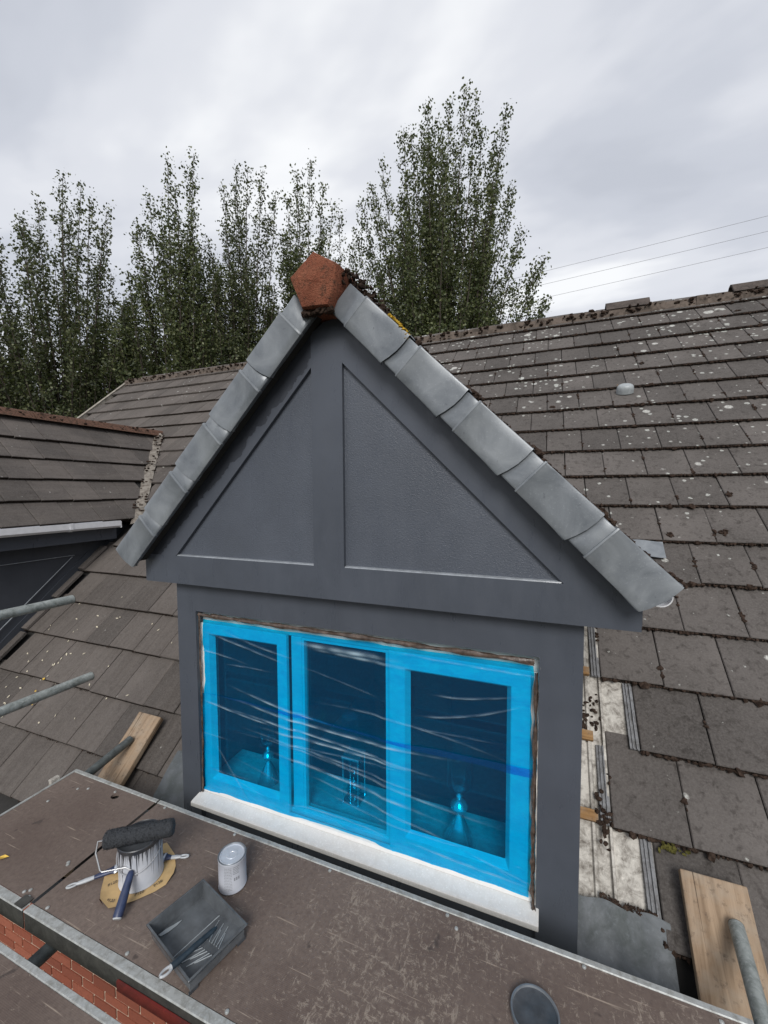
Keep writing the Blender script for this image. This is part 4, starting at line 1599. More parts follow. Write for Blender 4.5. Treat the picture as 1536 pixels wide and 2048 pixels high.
def deck(name, label, x0, x1, y0, y1, rail_o, rail_i, ends=(True, True), cut=None):
    t = thing(name, label, 'scaffold deck', ((x0 + x1) / 2, (y0 + y1) / 2, PZ - 0.075), group='scaffold decks')
    if cut:
        # plate with a finger hole
        m = MB()
        hx, hy, hr = cut
        n_ = 20
        ring = [(hx + hr * math.cos(2 * math.pi * k / n_), hy + hr * 0.8 * math.sin(2 * math.pi * k / n_)) for k in range(n_)]
        xa, xb, ya, yb = x0 + 0.008, x1 - 0.004, y0 + rail_o, y1 - rail_i
        outer = []
        for k in range(n_):
            c_, s_ = math.cos(2 * math.pi * k / n_), math.sin(2 * math.pi * k / n_)
            q = min(((xb - hx) / c_ if c_ > 1e-6 else (xa - hx) / c_ if c_ < -1e-6 else 1e9), ((yb - hy) / s_ if s_ > 1e-6 else (ya - hy) / s_ if s_ < -1e-6 else 1e9))
            outer.append((hx + c_ * q, hy + s_ * q))
        vs_ = [(x, y, PZ - 0.002) for x, y in ring] + [(x, y, PZ - 0.002) for x, y in outer] + [(x, y, PZ - 0.014) for x, y in ring]
        fs_ = [(k, k + n_, (k + 1) % n_ + n_, (k + 1) % n_) for k in range(n_)] + [(k, (k + 1) % n_, (k + 1) % n_ + 2 * n_, k + 2 * n_) for k in range(n_)]
        m.add(vs_, fs_)
        for cxn, cyn in ((xa, ya), (xb, ya), (xb, yb), (xa, yb)):
            best = sorted(range(n_), key=lambda k: (outer[k][0] - cxn) ** 2 + (outer[k][1] - cyn) ** 2)
            k0 = min(range(n_), key=lambda k: (outer[k][0] - cxn) ** 2 + (outer[k][1] - cyn) ** 2)
            for k in (k0, (k0 - 1) % n_):
                a_, b_ = outer[k], outer[(k + 1) % n_]
                if abs(a_[0] - b_[0]) > 1e-6 and abs(a_[1] - b_[1]) > 1e-6:
                    m.add([(a_[0], a_[1], PZ - 0.002), (cxn, cyn, PZ - 0.002), (b_[0], b_[1], PZ - 0.002)], [(0, 1, 2)])
        m.build('panel', 'deck', t)
        m = MB()
        m.box(hx - 0.08, hx + 0.08, hy - 0.05, hy + 0.05, PZ - 0.05, PZ - 0.03)
        m.build('crossbar', 'steel', t)
    else:
        m = MB()
        m.box(x0 + 0.004, x1 - 0.008, y0 + rail_o, y1 - rail_i, PZ - 0.014, PZ - 0.002)
        m.build('panel', 'deck', t)
    for (ya, yb, yside) in ((y0, y0 + rail_o - 0.001, y0), (y1 - rail_i + 0.001, y1, y1)):
        m = MB()
        n_ = max(8, int((x1 - x0) / 0.10))
        # slightly dented galvanised lip
        top = []
        for i in range(n_ + 1):
            x = x0 + (x1 - x0) * i / n_
            dz = rnd.gauss(0, 0.0006)
            top.append([(x, ya, PZ - 0.004), (x, ya + 0.003, PZ + dz), (x, yb - 0.002, PZ + dz), (x, yb, PZ - 0.003)])
        m.add([p for r_ in top for p in r_], [(i * 4 + j, (i + 1) * 4 + j, (i + 1) * 4 + j + 1, i * 4 + j + 1) for i in range(n_) for j in range(3)])
        m.build('edge_rail', 'galv', t)
        m = MB()
        yb2 = ya + 0.002 if yside == y0 else yb - 0.004
        m.box(x0, x1, yb2, yb2 + 0.003, PZ - 0.075, PZ - 0.0045)
        m.build('side_channel', 'steel', t)
    for flag, xa in zip(ends, (x0, x1 - 0.012)):
        if flag:
            m = MB()
            m.box(xa, xa + 0.012, y0 + 0.004, y1 - 0.004, PZ - 0.06, PZ + 0.001)
            m.build('end_rail', 'galv', t)
    return t


d1 = deck('scaffold_deck', 'long scuffed brown scaffold deck carrying the paint tray and tins', -1.776, 0.585, 0.845, 1.430, 0.032, 0.022, (False, True))
d2 = deck('scaffold_deck', 'short brown scaffold deck with a round finger hole at the left end', -2.416, -1.784, 0.845, 1.430, 0.032, 0.022, (True, False), (-2.017, 1.365, 0.022))
d3 = deck('scaffold_deck', 'dark brown scaffold deck at the bottom left corner, beyond the gap over the bricks', -2.75, 0.6, 0.15, 0.755, 0.03, 0.022)
m = MB()
m.box(-1.27, 0.58, 0.838, 0.8445, PZ - 0.068, PZ - 0.034)
o = m.build('red_side_strip', 'red', d1)
o['label'] = 'chipped red side of the deck above the bricks'
# washers and screw heads along the panel edges


def washer(t, x, y, r=0.0065):
    m = MB()
    m.lathe([(0.0, PZ + 0.0022), (r * 0.5, PZ + 0.0022), (r * 0.62, PZ + 0.0012), (r, PZ + 0.0008), (r, PZ - 0.003)], 12, Matrix.Translation((x, y, 0)))
    m.build('screw', 'galv', t, True)


for (x, y) in ((-1.714, 1.400), (-1.283, 1.398), (-0.796, 1.398), (-0.31, 1.398), (0.14, 1.399), (-1.706, 0.886), (-1.284, 0.887), (-0.86, 0.887), (-0.42, 0.887), (-0.27, 1.365), (0.5, 1.39)):
    washer(d1, x, y)
for (x, y) in ((-1.836, 1.036), (-1.827, 1.028), (-2.25, 1.33), (-2.20, 1.35), (-2.045, 1.385), (-1.82, 0.885), (-1.845, 0.905), (-1.86, 0.892), (-2.3, 1.22)):
    washer(d2, x, y)
# small hinge plate on the outer rail and a clip at the left end
m = MB()
m.box(-1.835, -1.790, 0.847, 0.885, PZ + 0.0015, PZ + 0.005)
m.build('hinge_plate', 'steel', d2)
m = MB()
m.box(-2.44, -2.4165, 1.30, 1.345, PZ - 0.02, PZ + 0.018)
m.build('clip', 'tray', d2, bevel=0.004)


def pole(label, a, b, mat='tube', r=0.02415, name='scaffold_tube'):
    t = thing(name, label, 'scaffold tube', a, group='scaffold tubes')
    a, b = Vector(a), Vector(b)
    n_ = 12
    m = MB()
    m.tube([a.lerp(b, i / n_) for i in range(n_ + 1)], r, 20, cap=False)
    d_ = (b - a).normalized()
    m.build('barrel', mat, t, True)
    # hollow rim at the free end
    m = MB()
    q = d_.to_track_quat('Z', 'Y').to_matrix().to_4x4()
    m.lathe([(r, 0), (r, 0.002), (r - 0.004, 0.002), (r - 0.004, -0.06), (0, -0.06)], 20, Matrix.Translation(b) @ q)
    m.build('end_rim', 'steel', t, True)
    return t


pole('upper steel guard tube ending over the dark left cheek', (-2.50, 0.25, 1.052), (-2.50, 1.497, 1.036))
pole('lower steel guard tube with its end over the left roof tiles', (-2.50, 0.25, 0.575), (-2.50, 1.582, 0.552))
pole('steel tube whose end presses on the left timber board', (-2.40, 1.20, -0.012), (-2.455, 1.775, 0.058), 'tubed')
pole('thick weathered steel tube running down onto the right timber board', (0.575, 1.05, 0.040), (0.668, 1.772, 0.064))
pole('dark steel tube spanning the gap between the decks above the bricks', (-1.645, 0.30, -0.002), (-1.645, 1.40, -0.002), 'tubed')

# ------------------------------------------------------------------ timber boards on the roof


def timber(label, x0, x1, vt, vb, off, seed):
    r = random.Random(seed)
    wd, ln, th = x1 - x0, vt - vb, 0.036
    root = rp((x0 + x1) / 2, vb, off)
    m = MB()
    nx, ny = 4, 18
    M = Matrix.Translation(root) @ Euler((A, 0, 0)).to_matrix().to_4x4()
    b_ = MB()
    b_.box(-wd / 2, wd / 2, 0, ln, -th, 0)
    o_ = b_.build('timber_board', 'wood', None, local=True, bevel=0.005)
    o_.location = root
    o_.rotation_euler = (A, 0, 0)
    return tag(o_, label, 'timber board', 'timber boards on the roof')


timber('weathered timber board lying on the left roof tiles beside the dormer', -2.545, -2.345, 0.42, -0.40, 0.062, 1)
timber('wide split timber board lying on the right roof tiles under a steel tube', 0.522, 0.738, 0.385, -0.36, 0.062, 2)

# ------------------------------------------------------------------ painting gear on the deck
# big open tin
t = thing('paint_tin', 'open white paint tin with dark grey paint runs below the roller', 'paint tin', (-1.495, 1.105, PZ + 0.002), group='paint tins')
m = MB()
m.lathe([(0.0, 0.003), (0.076, 0.003), (0.079, 0.0), (0.080, 0.004), (0.078, 0.008), (0.078, 0.160), (0.080, 0.163), (0.081, 0.167), (0.079, 0.170), (0.076, 0.166), (0.0735, 0.155), (0.0735, 0.15)], 40)
m.build('body', 'drip', t, True, local=True)
m = MB()
m.lathe([(0.0735, 0.150), (0.05, 0.146), (0.0, 0.146)], 40)
m.build('paint', 'darkpl', t, True, local=True)
m = MB()
hp = []
for i in range(17):
    a = math.pi * i / 16
    hp.append((0.082 * math.cos(a + 0.9) - 0.0, 0.082 * math.sin(a + 0.9) * 1.0, 0.0))
arc = []
ax = Vector((math.cos(R(28)), math.sin(R(28)), 0))
fr = Vector((math.sin(R(28)), -math.cos(R(28)), 0))
for i in range(17):
    a = math.pi * i / 16
    arc.append(ax * (0.081 * math.cos(a)) + fr * (0.086 * math.sin(a)) + Vector((0, 0, 0.125 - 0.045 * math.sin(a))))
m.tube(arc, 0.0016, 8)
m.build('handle', 'wire', t, True, local=True)
# roller resting on the rim
a, b = Vector((-1.566, 1.012, PZ + 0.203)), Vector((-1.366, 1.155, PZ + 0.205))
t = thing('paint_roller', 'shaggy dark grey paint roller with a navy handle resting on the open tin', 'paint roller', tuple(a))
d_ = (b - a).normalized()
m = MB()
ns, na = 60, 30
e1 = d_.orthogonal().normalized()
e2 = d_.cross(e1)
rows = []
for i in range(ns + 1):
    f = i / ns
    rr = 0.031 * (1 - 0.25 * (max(0, abs(f - 0.5) - 0.46) / 0.04) ** 2)
    rows.append([a.lerp(b, f) + (e1 * math.cos(2 * math.pi * k / na) + e2 * math.sin(2 * math.pi * k / na)) * (rr + rnd.gauss(0, 0.0011)) + d_ * rnd.gauss(0, 0.0008) for k in range(na)])
m.add([p for r_ in rows for p in r_], [(i * na + k, i * na + (k + 1) % na, (i + 1) * na + (k + 1) % na, (i + 1) * na + k) for i in range(ns) for k in range(na)] + [tuple(range(na))[::-1], tuple(ns * na + k for k in range(na))])
tt = NT('shaggy painted pile')
pp = tt.pos()
nn_ = tt.noise(pp, 260, 4, 0.7)
tt.pbr(tt.mix(tt.rng(nn_, 0.35, 0.7), (0.016, 0.018, 0.022), (0.05, 0.056, 0.064)), 0.75, normal=tt.bump(nn_, 0.9, 0.006))
m.build('sleeve', tt.m, t, True)
# a little pile standing off the sleeve
pile = MB()
for i in range(2600):
    f = rnd.random()
    an = rnd.random() * 6.283
    dr = e1 * math.cos(an) + e2 * math.sin(an)
    p = a.lerp(b, f) + dr * 0.030
    tip = p + (dr + d_ * rnd.gauss(0, 0.5) + e1 * rnd.gauss(0, 0.4) + e2 * rnd.gauss(0, 0.4)) * rnd.uniform(0.003, 0.006)
    sd_ = d_.cross(dr) * 0.0009
    pile.add([p - sd_, p + sd_, tip], [(0, 1, 2)])
o = pile.build('nap', tt.m, t)
o['kind'] = 'stuff'
m = MB()
gtop = Vector((-1.455, 1.036, PZ + 0.098))
gend = Vector((-1.407, 0.942, PZ + 0.020))
m.tube([a - d_ * 0.004, a - d_ * 0.022, Vector((-1.578, 0.985, PZ + 0.17)), Vector((-1.548, 0.978, PZ + 0.118)), Vector((-1.540, 0.980, PZ + 0.112)), Vector((-1.475, 1.026, PZ + 0.112)), gtop], 0.003, 10)
m.build('wire_frame', 'wire', t, True)
m = MB()
gd = (gend - gtop)
m.tube([gtop, gtop + gd * 0.03, gtop + gd * 0.12, gtop + gd * 0.3, gtop + gd * 0.55, gtop + gd * 0.8, gtop + gd * 0.95, gend], [0.006, 0.010, 0.0125, 0.0135, 0.0155, 0.0165, 0.0165, 0.015], 18)
m.build('grip', 'navy', t, True)
m = MB()
m.tube([gend, gend + gd.normalized() * 0.004], [0.0155, 0.013], 18)
m.build('end_cap', 'greypl', t, True)


def brush(label, tip, mid, ferr, end, t0):
    """tip: hanging end of the handle, end: bristle tip"""
    tip, mid, ferr, end = (Vector(p) for p in (tip, mid, ferr, end))
    t = thing('paint_brush', label, 'paint brush', tuple(tip), group='paint brushes by the open tin')
    dd = (mid - tip).normalized()
    side_v = dd.cross(Vector((0, 0, 1))).normalized()

    def flat_tube(sts, th):
        m_ = MB()
        vs2 = []
        for (p, hw, hh) in sts:
            for k in range(14):
                an = 2 * math.pi * k / 14
                vs2.append(p + side_v * math.cos(an) * hw + Vector((0, 0, 1)) * math.sin(an) * hh)
        n2_ = len(sts)
        m_.add(vs2, [(i * 14 + k, i * 14 + (k + 1) % 14, (i + 1) * 14 + (k + 1) % 14, (i + 1) * 14 + k) for i in range(n2_ - 1) for k in range(14)] + [tuple(range(14))[::-1], tuple((n2_ - 1) * 14 + k for k in range(14))])
        return m_
    # hanging loop end: a ring with a hole
    m_ = MB()
    L1 = (mid - tip).length
    loop = []
    for k in range(25):
        an = 2 * math.pi * k / 24
        loop.append(tip + dd * (0.020 + 0.017 * math.cos(an)) + side_v * 0.0065 * math.sin(an))
    m_.tube(loop, 0.0035, 8, cap=False)
    m_.build('hanging_loop', 'greypl', t, True)
    flat_tube([(tip + dd * 0.034, 0.006, 0.005), (tip + dd * 0.05, 0.0085, 0.006), (tip.lerp(mid, 0.7), 0.009, 0.007), (mid, 0.008, 0.006)], 0).build('handle', 'greypl', t, True)
    flat_tube([(mid, 0.0085, 0.0065), (mid.lerp(ferr, 0.3), 0.010, 0.0075), (mid.lerp(ferr, 0.8), 0.013, 0.009), (ferr, 0.019, 0.008)], 0).build('grip', 'navy', t, True)
    flat_tube([(ferr, 0.0205, 0.009), (ferr.lerp(end, 0.3), 0.0205, 0.009)], 0).build('ferrule', 'tinlid', t, True)
    flat_tube([(ferr.lerp(end, 0.302), 0.019, 0.008), (ferr.lerp(end, 0.8), 0.021, 0.007), (end, 0.018, 0.002)], 0).build('bristles', 'darkpl', t, True)
    return t


z = PZ + 0.012
brush('paint brush with pale handle pointing left of the open tin', (-1.712, 0.952, z), (-1.652, 1.022, z), (-1.606, 1.072, z + 0.004), (-1.588, 1.094, z + 0.010), 0)
brush('paint brush with pale handle pointing right of the open tin', (-1.376, 1.232, z), (-1.440, 1.200, z), (-1.4605, 1.190, z + 0.002), (-1.485, 1.178, z + 0.002), 0)

# sandpaper sheet under the tin
m = MB()
outline = [(-1.625, 1.045), (-1.575, 0.995), (-1.533, 0.965), (-1.490, 0.966), (-1.452, 0.978), (-1.425, 1.02), (-1.385, 1.075), (-1.368, 1.11), (-1.372, 1.15), (-1.40, 1.185), (-1.45, 1.225), (-1.525, 1.25), (-1.565, 1.20), (-1.60, 1.12)]
ctr = Vector((-1.495, 1.105, PZ + 0.0))
vs_ = [tuple(ctr)]
fs_ = []
n = len(outline)
for rr in (0.72, 0.9, 1.0):
    for i, (x, y) in enumerate(outline):
        q = Vector((x, y, 0)) - Vector((ctr.x, ctr.y, 0))
        lift = (rr - 0.72) / 0.28
        zz_ = 0.0 + 0.012 * lift ** 2 * max(0, math.sin(i * 1.7 + 0.8)) + (0.022 * lift ** 2 if i == 2 else 0)
        vs_.append((ctr.x + q.x * rr, ctr.y + q.y * rr, PZ + 0.0008 + zz_))
for i in range(n):
    j = (i + 1) % n
    fs_ += [(0, 1 + i, 1 + j), (1 + i, 1 + n + i, 1 + n + j, 1 + j), (1 + n + i, 1 + 2 * n + i, 1 + 2 * n + j, 1 + n + j)]
m.add(vs_, fs_)
sp = thing('sandpaper', 'torn sheet of yellow sandpaper under the open tin', 'sandpaper', (ctr.x, ctr.y, PZ))
m.build('sheet', 'paper', sp, True)
m = MB()
m.add([(-1.548, 0.978, PZ + 0.0015), (-1.520, 0.966, PZ + 0.0015), (-1.534, 0.963, PZ + 0.020), (-1.545, 0.969, PZ + 0.014)], [(0, 1, 2, 3)])
m.build('curled_corner', 'sand', sp)


def text(name, body, loc, rot, size, mat, parent, ext=0.0003):
    cu = bpy.data.curves.new(name, 'FONT')
    cu.body = body
    cu.size = size
    cu.extrude = ext
    cu.align_x = 'CENTER'
    cu.align_y = 'CENTER'
    tmp = bpy.data.objects.new('tmp_text', cu)
    me = bpy.data.meshes.new_from_object(tmp)
    bpy.data.objects.remove(tmp)
    bpy.data.curves.remove(cu)
    me.materials.append(MT[mat])
    o_ = bpy.data.objects.new(name, me)
    col.objects.link(o_)
    o_.parent = parent
    o_.location = Vector(loc) - origin_of(parent)
    o_.rotation_euler = rot
    return o_


for (x, y, rz_, s) in ((-1.565, 1.035, 1.0, 'P120'), (-1.505, 0.985, 0.3, 'P120'), (-1.43, 1.045, 0.9, 'P120'), (-1.398, 1.10, 1.2, 'P120')):
    text('print', s, (x, y, PZ + 0.0065), (0, 0, rz_), 0.016, 'inkd', sp)

# small closed tin
t = thing('paint_tin', 'small closed pale grey paint tin standing alone near the window sill', 'paint tin', (-1.128, 1.213, PZ + 0.002), group='paint tins')
m = MB()
m.lathe([(0.0, 0.003), (0.049, 0.003), (0.0525, 0.0), (0.0535, 0.003), (0.052, 0.006), (0.052, 0.112), (0.0535, 0.115), (0.0535, 0.119), (0.051, 0.121), (0.0485, 0.117)], 40)
m.build('body', 'tinbody', t, True, local=True)
m = MB()
m.lathe([(0.0535, 0.1195), (0.0525, 0.1215), (0.050, 0.1215), (0.0485, 0.1185)], 40)
m.build('rim', 'tinrim', t, True, local=True)
m = MB()
m.lathe([(0.0484, 0.1165), (0.046, 0.1195), (0.043, 0.1195), (0.0425, 0.1175), (0.022, 0.1175), (0.021, 0.1185), (0.012, 0.1185), (0.011, 0.1172), (0.0, 0.1172)], 36)
m.build('lid', 'tinlid', t, True, local=True)
# printed panel of small type on the tin's curved side
pm, pd = MB(), MB()


def curved_bar(mb_, a0, a1, z0, z1, rad=0.0523):
    n_ = max(2, int((a1 - a0) / 0.08))
    for i in range(n_):
        p0, p1 = a0 + (a1 - a0) * i / n_, a0 + (a1 - a0) * (i + 1) / n_
        mb_.add([(rad * math.cos(p0), rad * math.sin(p0), z0), (rad * math.cos(p1), rad * math.sin(p1), z0), (rad * math.cos(p1), rad * math.sin(p1), z1), (rad * math.cos(p0), rad * math.sin(p0), z1)], [(0, 1, 2, 3)])


a_c = math.atan2(-1.213, 1.128)
for row in range(15):
    zz_ = 0.104 - row * 0.0062
    aa = a_c - 0.62
    while aa < a_c - 0.06:
        L = rnd.uniform(0.03, 0.12)
        curved_bar(pm, aa, min(aa + L, a_c - 0.05), zz_, zz_ + 0.0022)
        aa += L + 0.03
for row in range(5):
    curved_bar(pm, a_c + 0.02, a_c + 0.46 - 0.05 * (row % 2), 0.104 - row * 0.0065, 0.1065 - row * 0.0065)
for k in range(3):
    curved_bar(pm, a_c + 0.08 + 0.15 * k, a_c + 0.18 + 0.15 * k, 0.052, 0.064)
pm.build('small_print', 'ink', t, local=True)

# roller tray
tr_c = Vector((-1.096, 1.004, PZ))
ang = math.atan2(-0.07, 0.262)
tray = thing('paint_tray', 'dark grey plastic paint tray with a ribbed slope on the deck', 'paint tray', tuple(tr_c), (0, 0, ang))
LX, LY, HT = 0.134, 0.098, 0.058
m = MB()
th = 0.003


def trow(x, zf):
    # cross section from left rim over the floor to the right rim
    k = 0.009 * (HT - zf) / HT
    return [(x, -LY - 0.006, HT - 0.006), (x, -LY - 0.006, HT), (x, -LY, HT), (x, -LY + k, zf), (x, LY - k, zf), (x, LY, HT), (x, LY + 0.006, HT), (x, LY + 0.006, HT - 0.006)]


rows = [trow(-LX - 0.006, HT), trow(-LX, HT), trow(-LX + 0.010, 0.005), trow(-0.01, 0.005), trow(LX - 0.016, 0.036), trow(LX - 0.006, 0.039), trow(LX, HT), trow(LX + 0.006, HT)]
m.add([p for r_ in rows for p in r_], [(i * 8 + j, (i + 1) * 8 + j, (i + 1) * 8 + j + 1, i * 8 + j + 1) for i in range(len(rows) - 1) for j in range(7)])
o = m.build('basin', 'traypl', tray, True, local=True)
mo = o.modifiers.new('thickness', 'SOLIDIFY')
mo.thickness = 0.003
mo.offset = -1
m = MB()


def ramp_z(x):
    return 0.0055 + (x + 0.01) * (0.031 / (LX - 0.006)) + 0.0012


for i in range(7):
    for sgn in (1, -1):
        x0_, x1_ = 0.012 + i * 0.014, 0.012 + i * 0.014 + 0.030
        if x1_ > LX - 0.012:
            continue
        ya, yb = sgn * 0.012, sgn * (0.075 - (0.02 if i % 2 else 0))
        a_, b_ = Vector((x1_, ya, ramp_z(x1_))), Vector((x0_, yb, ramp_z(x0_)))
        d2_ = (b_ - a_).normalized()
        m.tube([a_, b_], 0.0016, 6)
m.tube([(-0.008, -0.088, 0.0065), (-0.008, 0.088, 0.0065)], 0.0016, 6)
m.build('rib', 'trayline', tray, True, local=True)
m = MB()
m.box(LX - 0.006, LX - 0.002, -LY + 0.002, LY - 0.002, 0.012, 0.0385)
for sy in (-1, 1):
    m.prism([(LX - 0.006, sy * (LY - 0.003), 0.012), (LX - 0.006, sy * (LY - 0.003), 0.038), (0.0, sy * (LY - 0.003), 0.009), (0.02, sy * (LY - 0.003), 0.004)], (0, -sy * 0.003, 0))
m.build('skirt', 'traypl', tray, local=True)
for sy in (-1, 1):
    m = MB()
    m.box(LX - 0.0055, LX - 0.0025, sy * 0.085 - 0.015, sy * 0.085 + 0.015, 0.0, 0.0118)
    m.build('foot', 'darkpl', tray, local=True)
m = MB()
pud = [(-0.118, -0.075), (-0.108, -0.072), (-0.100, -0.05), (-0.098, -0.02), (-0.102, 0.0), (-0.110, -0.03), (-0.117, -0.05)]
m.prism([(x, y, 0.0072) for x, y in pud], (0, 0, 0.0012))
m.build('paint_smear', 'trayline', tray, local=True)
# roller handle lying across the tray
a, b = Vector((-1.026, 1.022, PZ + 0.056)), Vector((-1.069, 0.836, PZ + 0.074))
t = thing('roller_handle', 'dark teal mini roller handle lying across the paint tray', 'roller handle', tuple(a))
dd = (b - a)
m = MB()
m.tube([a, a + dd * 0.04, a + dd * 0.10, a + dd * 0.45, a + dd * 0.55, a + dd * 0.72, a + dd * 0.82], [0.004, 0.0065, 0.008, 0.0095, 0.0085, 0.0105, 0.0095], 16)
m.build('grip', 'navyd', t, True)
m = MB()
sv = dd.normalized().cross(Vector((0, 0, 1))).normalized()
lp = []
for k in range(25):
    an = 2 * math.pi * k / 24
    lp.append(a + dd * 0.90 + dd.normalized() * 0.018 * math.cos(an) + sv * 0.0085 * math.sin(an))
m.tube(lp, 0.004, 8, cap=False)
m.tube([a + dd * 0.81, a + dd * 0.845], [0.0095, 0.008], 14)
m.build('hanging_loop', 'greypl', t, True)

# round lid lying on the deck at the bottom
t = thing('tin_lid', 'round dark grey paint tin lid lying on the deck at the bottom edge', 'lid', (-0.006, 1.208, PZ + 0.0))
m = MB()
m.lathe([(0.064, 0.0), (0.069, 0.001), (0.070, 0.012), (0.068, 0.016), (0.064, 0.016), (0.062, 0.011)], 44)
m.build('rim', 'tinrim', t, True, local=True)
m = MB()
m.lathe([(0.062, 0.011), (0.056, 0.009), (0.02, 0.010), (0.0, 0.010)], 44)
m.build('plate', 'darkpl', t, True, local=True)

# ------------------------------------------------------------------ small things on the roof
t = thing('vent_cowl', 'small rounded grey cowl sitting on the right roof tiles', 'vent', tuple(rp(0.722, (4.745 - FOOT.y) / math.cos(A), 0)))
m = MB()
M = Euler((A - 0.2, 0, 0)).to_matrix().to_4x4()
prof = []
for i in range(11):
    an = math.pi / 2 * i / 10
    prof.append((0.5 * math.cos(an) ** 0.45 if i < 10 else 0.0, 0.62 * math.sin(an) ** 0.8))
m.lathe([(0.5, -0.2)] + prof, 26, M @ Matrix.Diagonal((0.155, 0.125, 0.105, 1)))
m.build('cowl', 'grey', t, True, local=True)

lv = MB()
lg = 0
leaf_pts = []
for i in range(46):
    if i < 26:
        x, v = -4.1 + rnd.gauss(0.25, 0.22), 0.55 + rnd.gauss(0, 0.2)
    else:
        x, v = rnd.uniform(-4.2, -2.6), rnd.uniform(0.1, 1.3)
    leaf_pts.append((x, v))
for (x, v) in leaf_pts:
    kk = math.floor((v - V0) / GAUGE)
    s_ = (v - V0) - kk * GAUGE
    c_ = rp(x, v, 0.004 - 0.0315 * s_ / GAUGE)
    an = rnd.random() * 6.28
    l_, w_ = rnd.uniform(0.007, 0.017), rnd.uniform(0.004, 0.008)
    u_ = Vector((1, 0, 0)) * math.cos(an) + UV * math.sin(an)
    q_ = Vector((1, 0, 0)) * -math.sin(an) + UV * math.cos(an)
    lv.add([c_ - u_ * l_, c_ + q_ * w_ + NV * 0.003, c_ + u_ * l_ + NV * 0.004, c_ - q_ * w_ + NV * 0.002], [(0, 1, 2, 3)])
o = lv.build('leaf_litter', 'leafp', None, origin=(-3.8, 2.0, 0.2))
tag(o, 'scattered pale fallen leaves on the left roof tiles', 'leaf litter', kind='stuff')
for (x, v, r_, sz_) in ((-3.72, 0.475, 0.020, 'largest'), (-3.70, 0.38, 0.016, 'middle'), (-3.62, 0.29, 0.013, 'smallest')):
    m = MB()
    c_ = rp(x, v, 0.004)
    m.add([c_ + Vector((-r_, 0, 0)), c_ + UV * r_ * 0.5 + NV * 0.004, c_ + Vector((r_, 0, 0)) + NV * 0.006, c_ - UV * r_ * 0.6 + NV * 0.002], [(0, 1, 2, 3)])
    o = m.build('fallen_leaf', 'leafy', None, origin=tuple(c_))
    tag(o, sz_ + ' of three yellow fallen leaves on the brown tiles left of the dormer', 'leaf', 'yellow leaves on the left tiles')

m = MB()
m.add([(-2.141, 0.941, PZ), (-2.121, 0.958, PZ + 0.006), (-2.096, 0.961, PZ + 0.003), (-2.114, 0.938, PZ + 0.004)], [(0, 1, 2, 3)])
o = m.build('fallen_leaf', 'leafy', None, origin=(-2.08, 0.96, PZ))
tag(o, 'yellow fallen leaf on the scaffold deck at the left edge', 'leaf')

# ------------------------------------------------------------------ overhead cables
for i, (za, zb, lab) in enumerate(((20.80, 21.76, 'highest of the three thin overhead cables at the right'), (19.68, 20.66, 'middle one of the three thin overhead cables at the right'), (18.50, 19.68, 'lowest of the three thin overhead cables at the right'))):
    m = MB()
    pts = []
    for k in range(41):
        x = -60 + 140 * k / 40
        z = za + (zb - za) * (x + 1.5) / 16.7
        z = za + 0.061 * (x + 1.5) + 0.0009 * (x + 1.5) ** 2 * 0.25
        pts.append((x, 40, z))
    m.tube(pts, 0.012, 6)
    o = m.build('overhead_cable', 'cable', None, True, origin=(80, 40, 25))
    tag(o, lab, 'cable', 'overhead cables')

# ------------------------------------------------------------------ trees


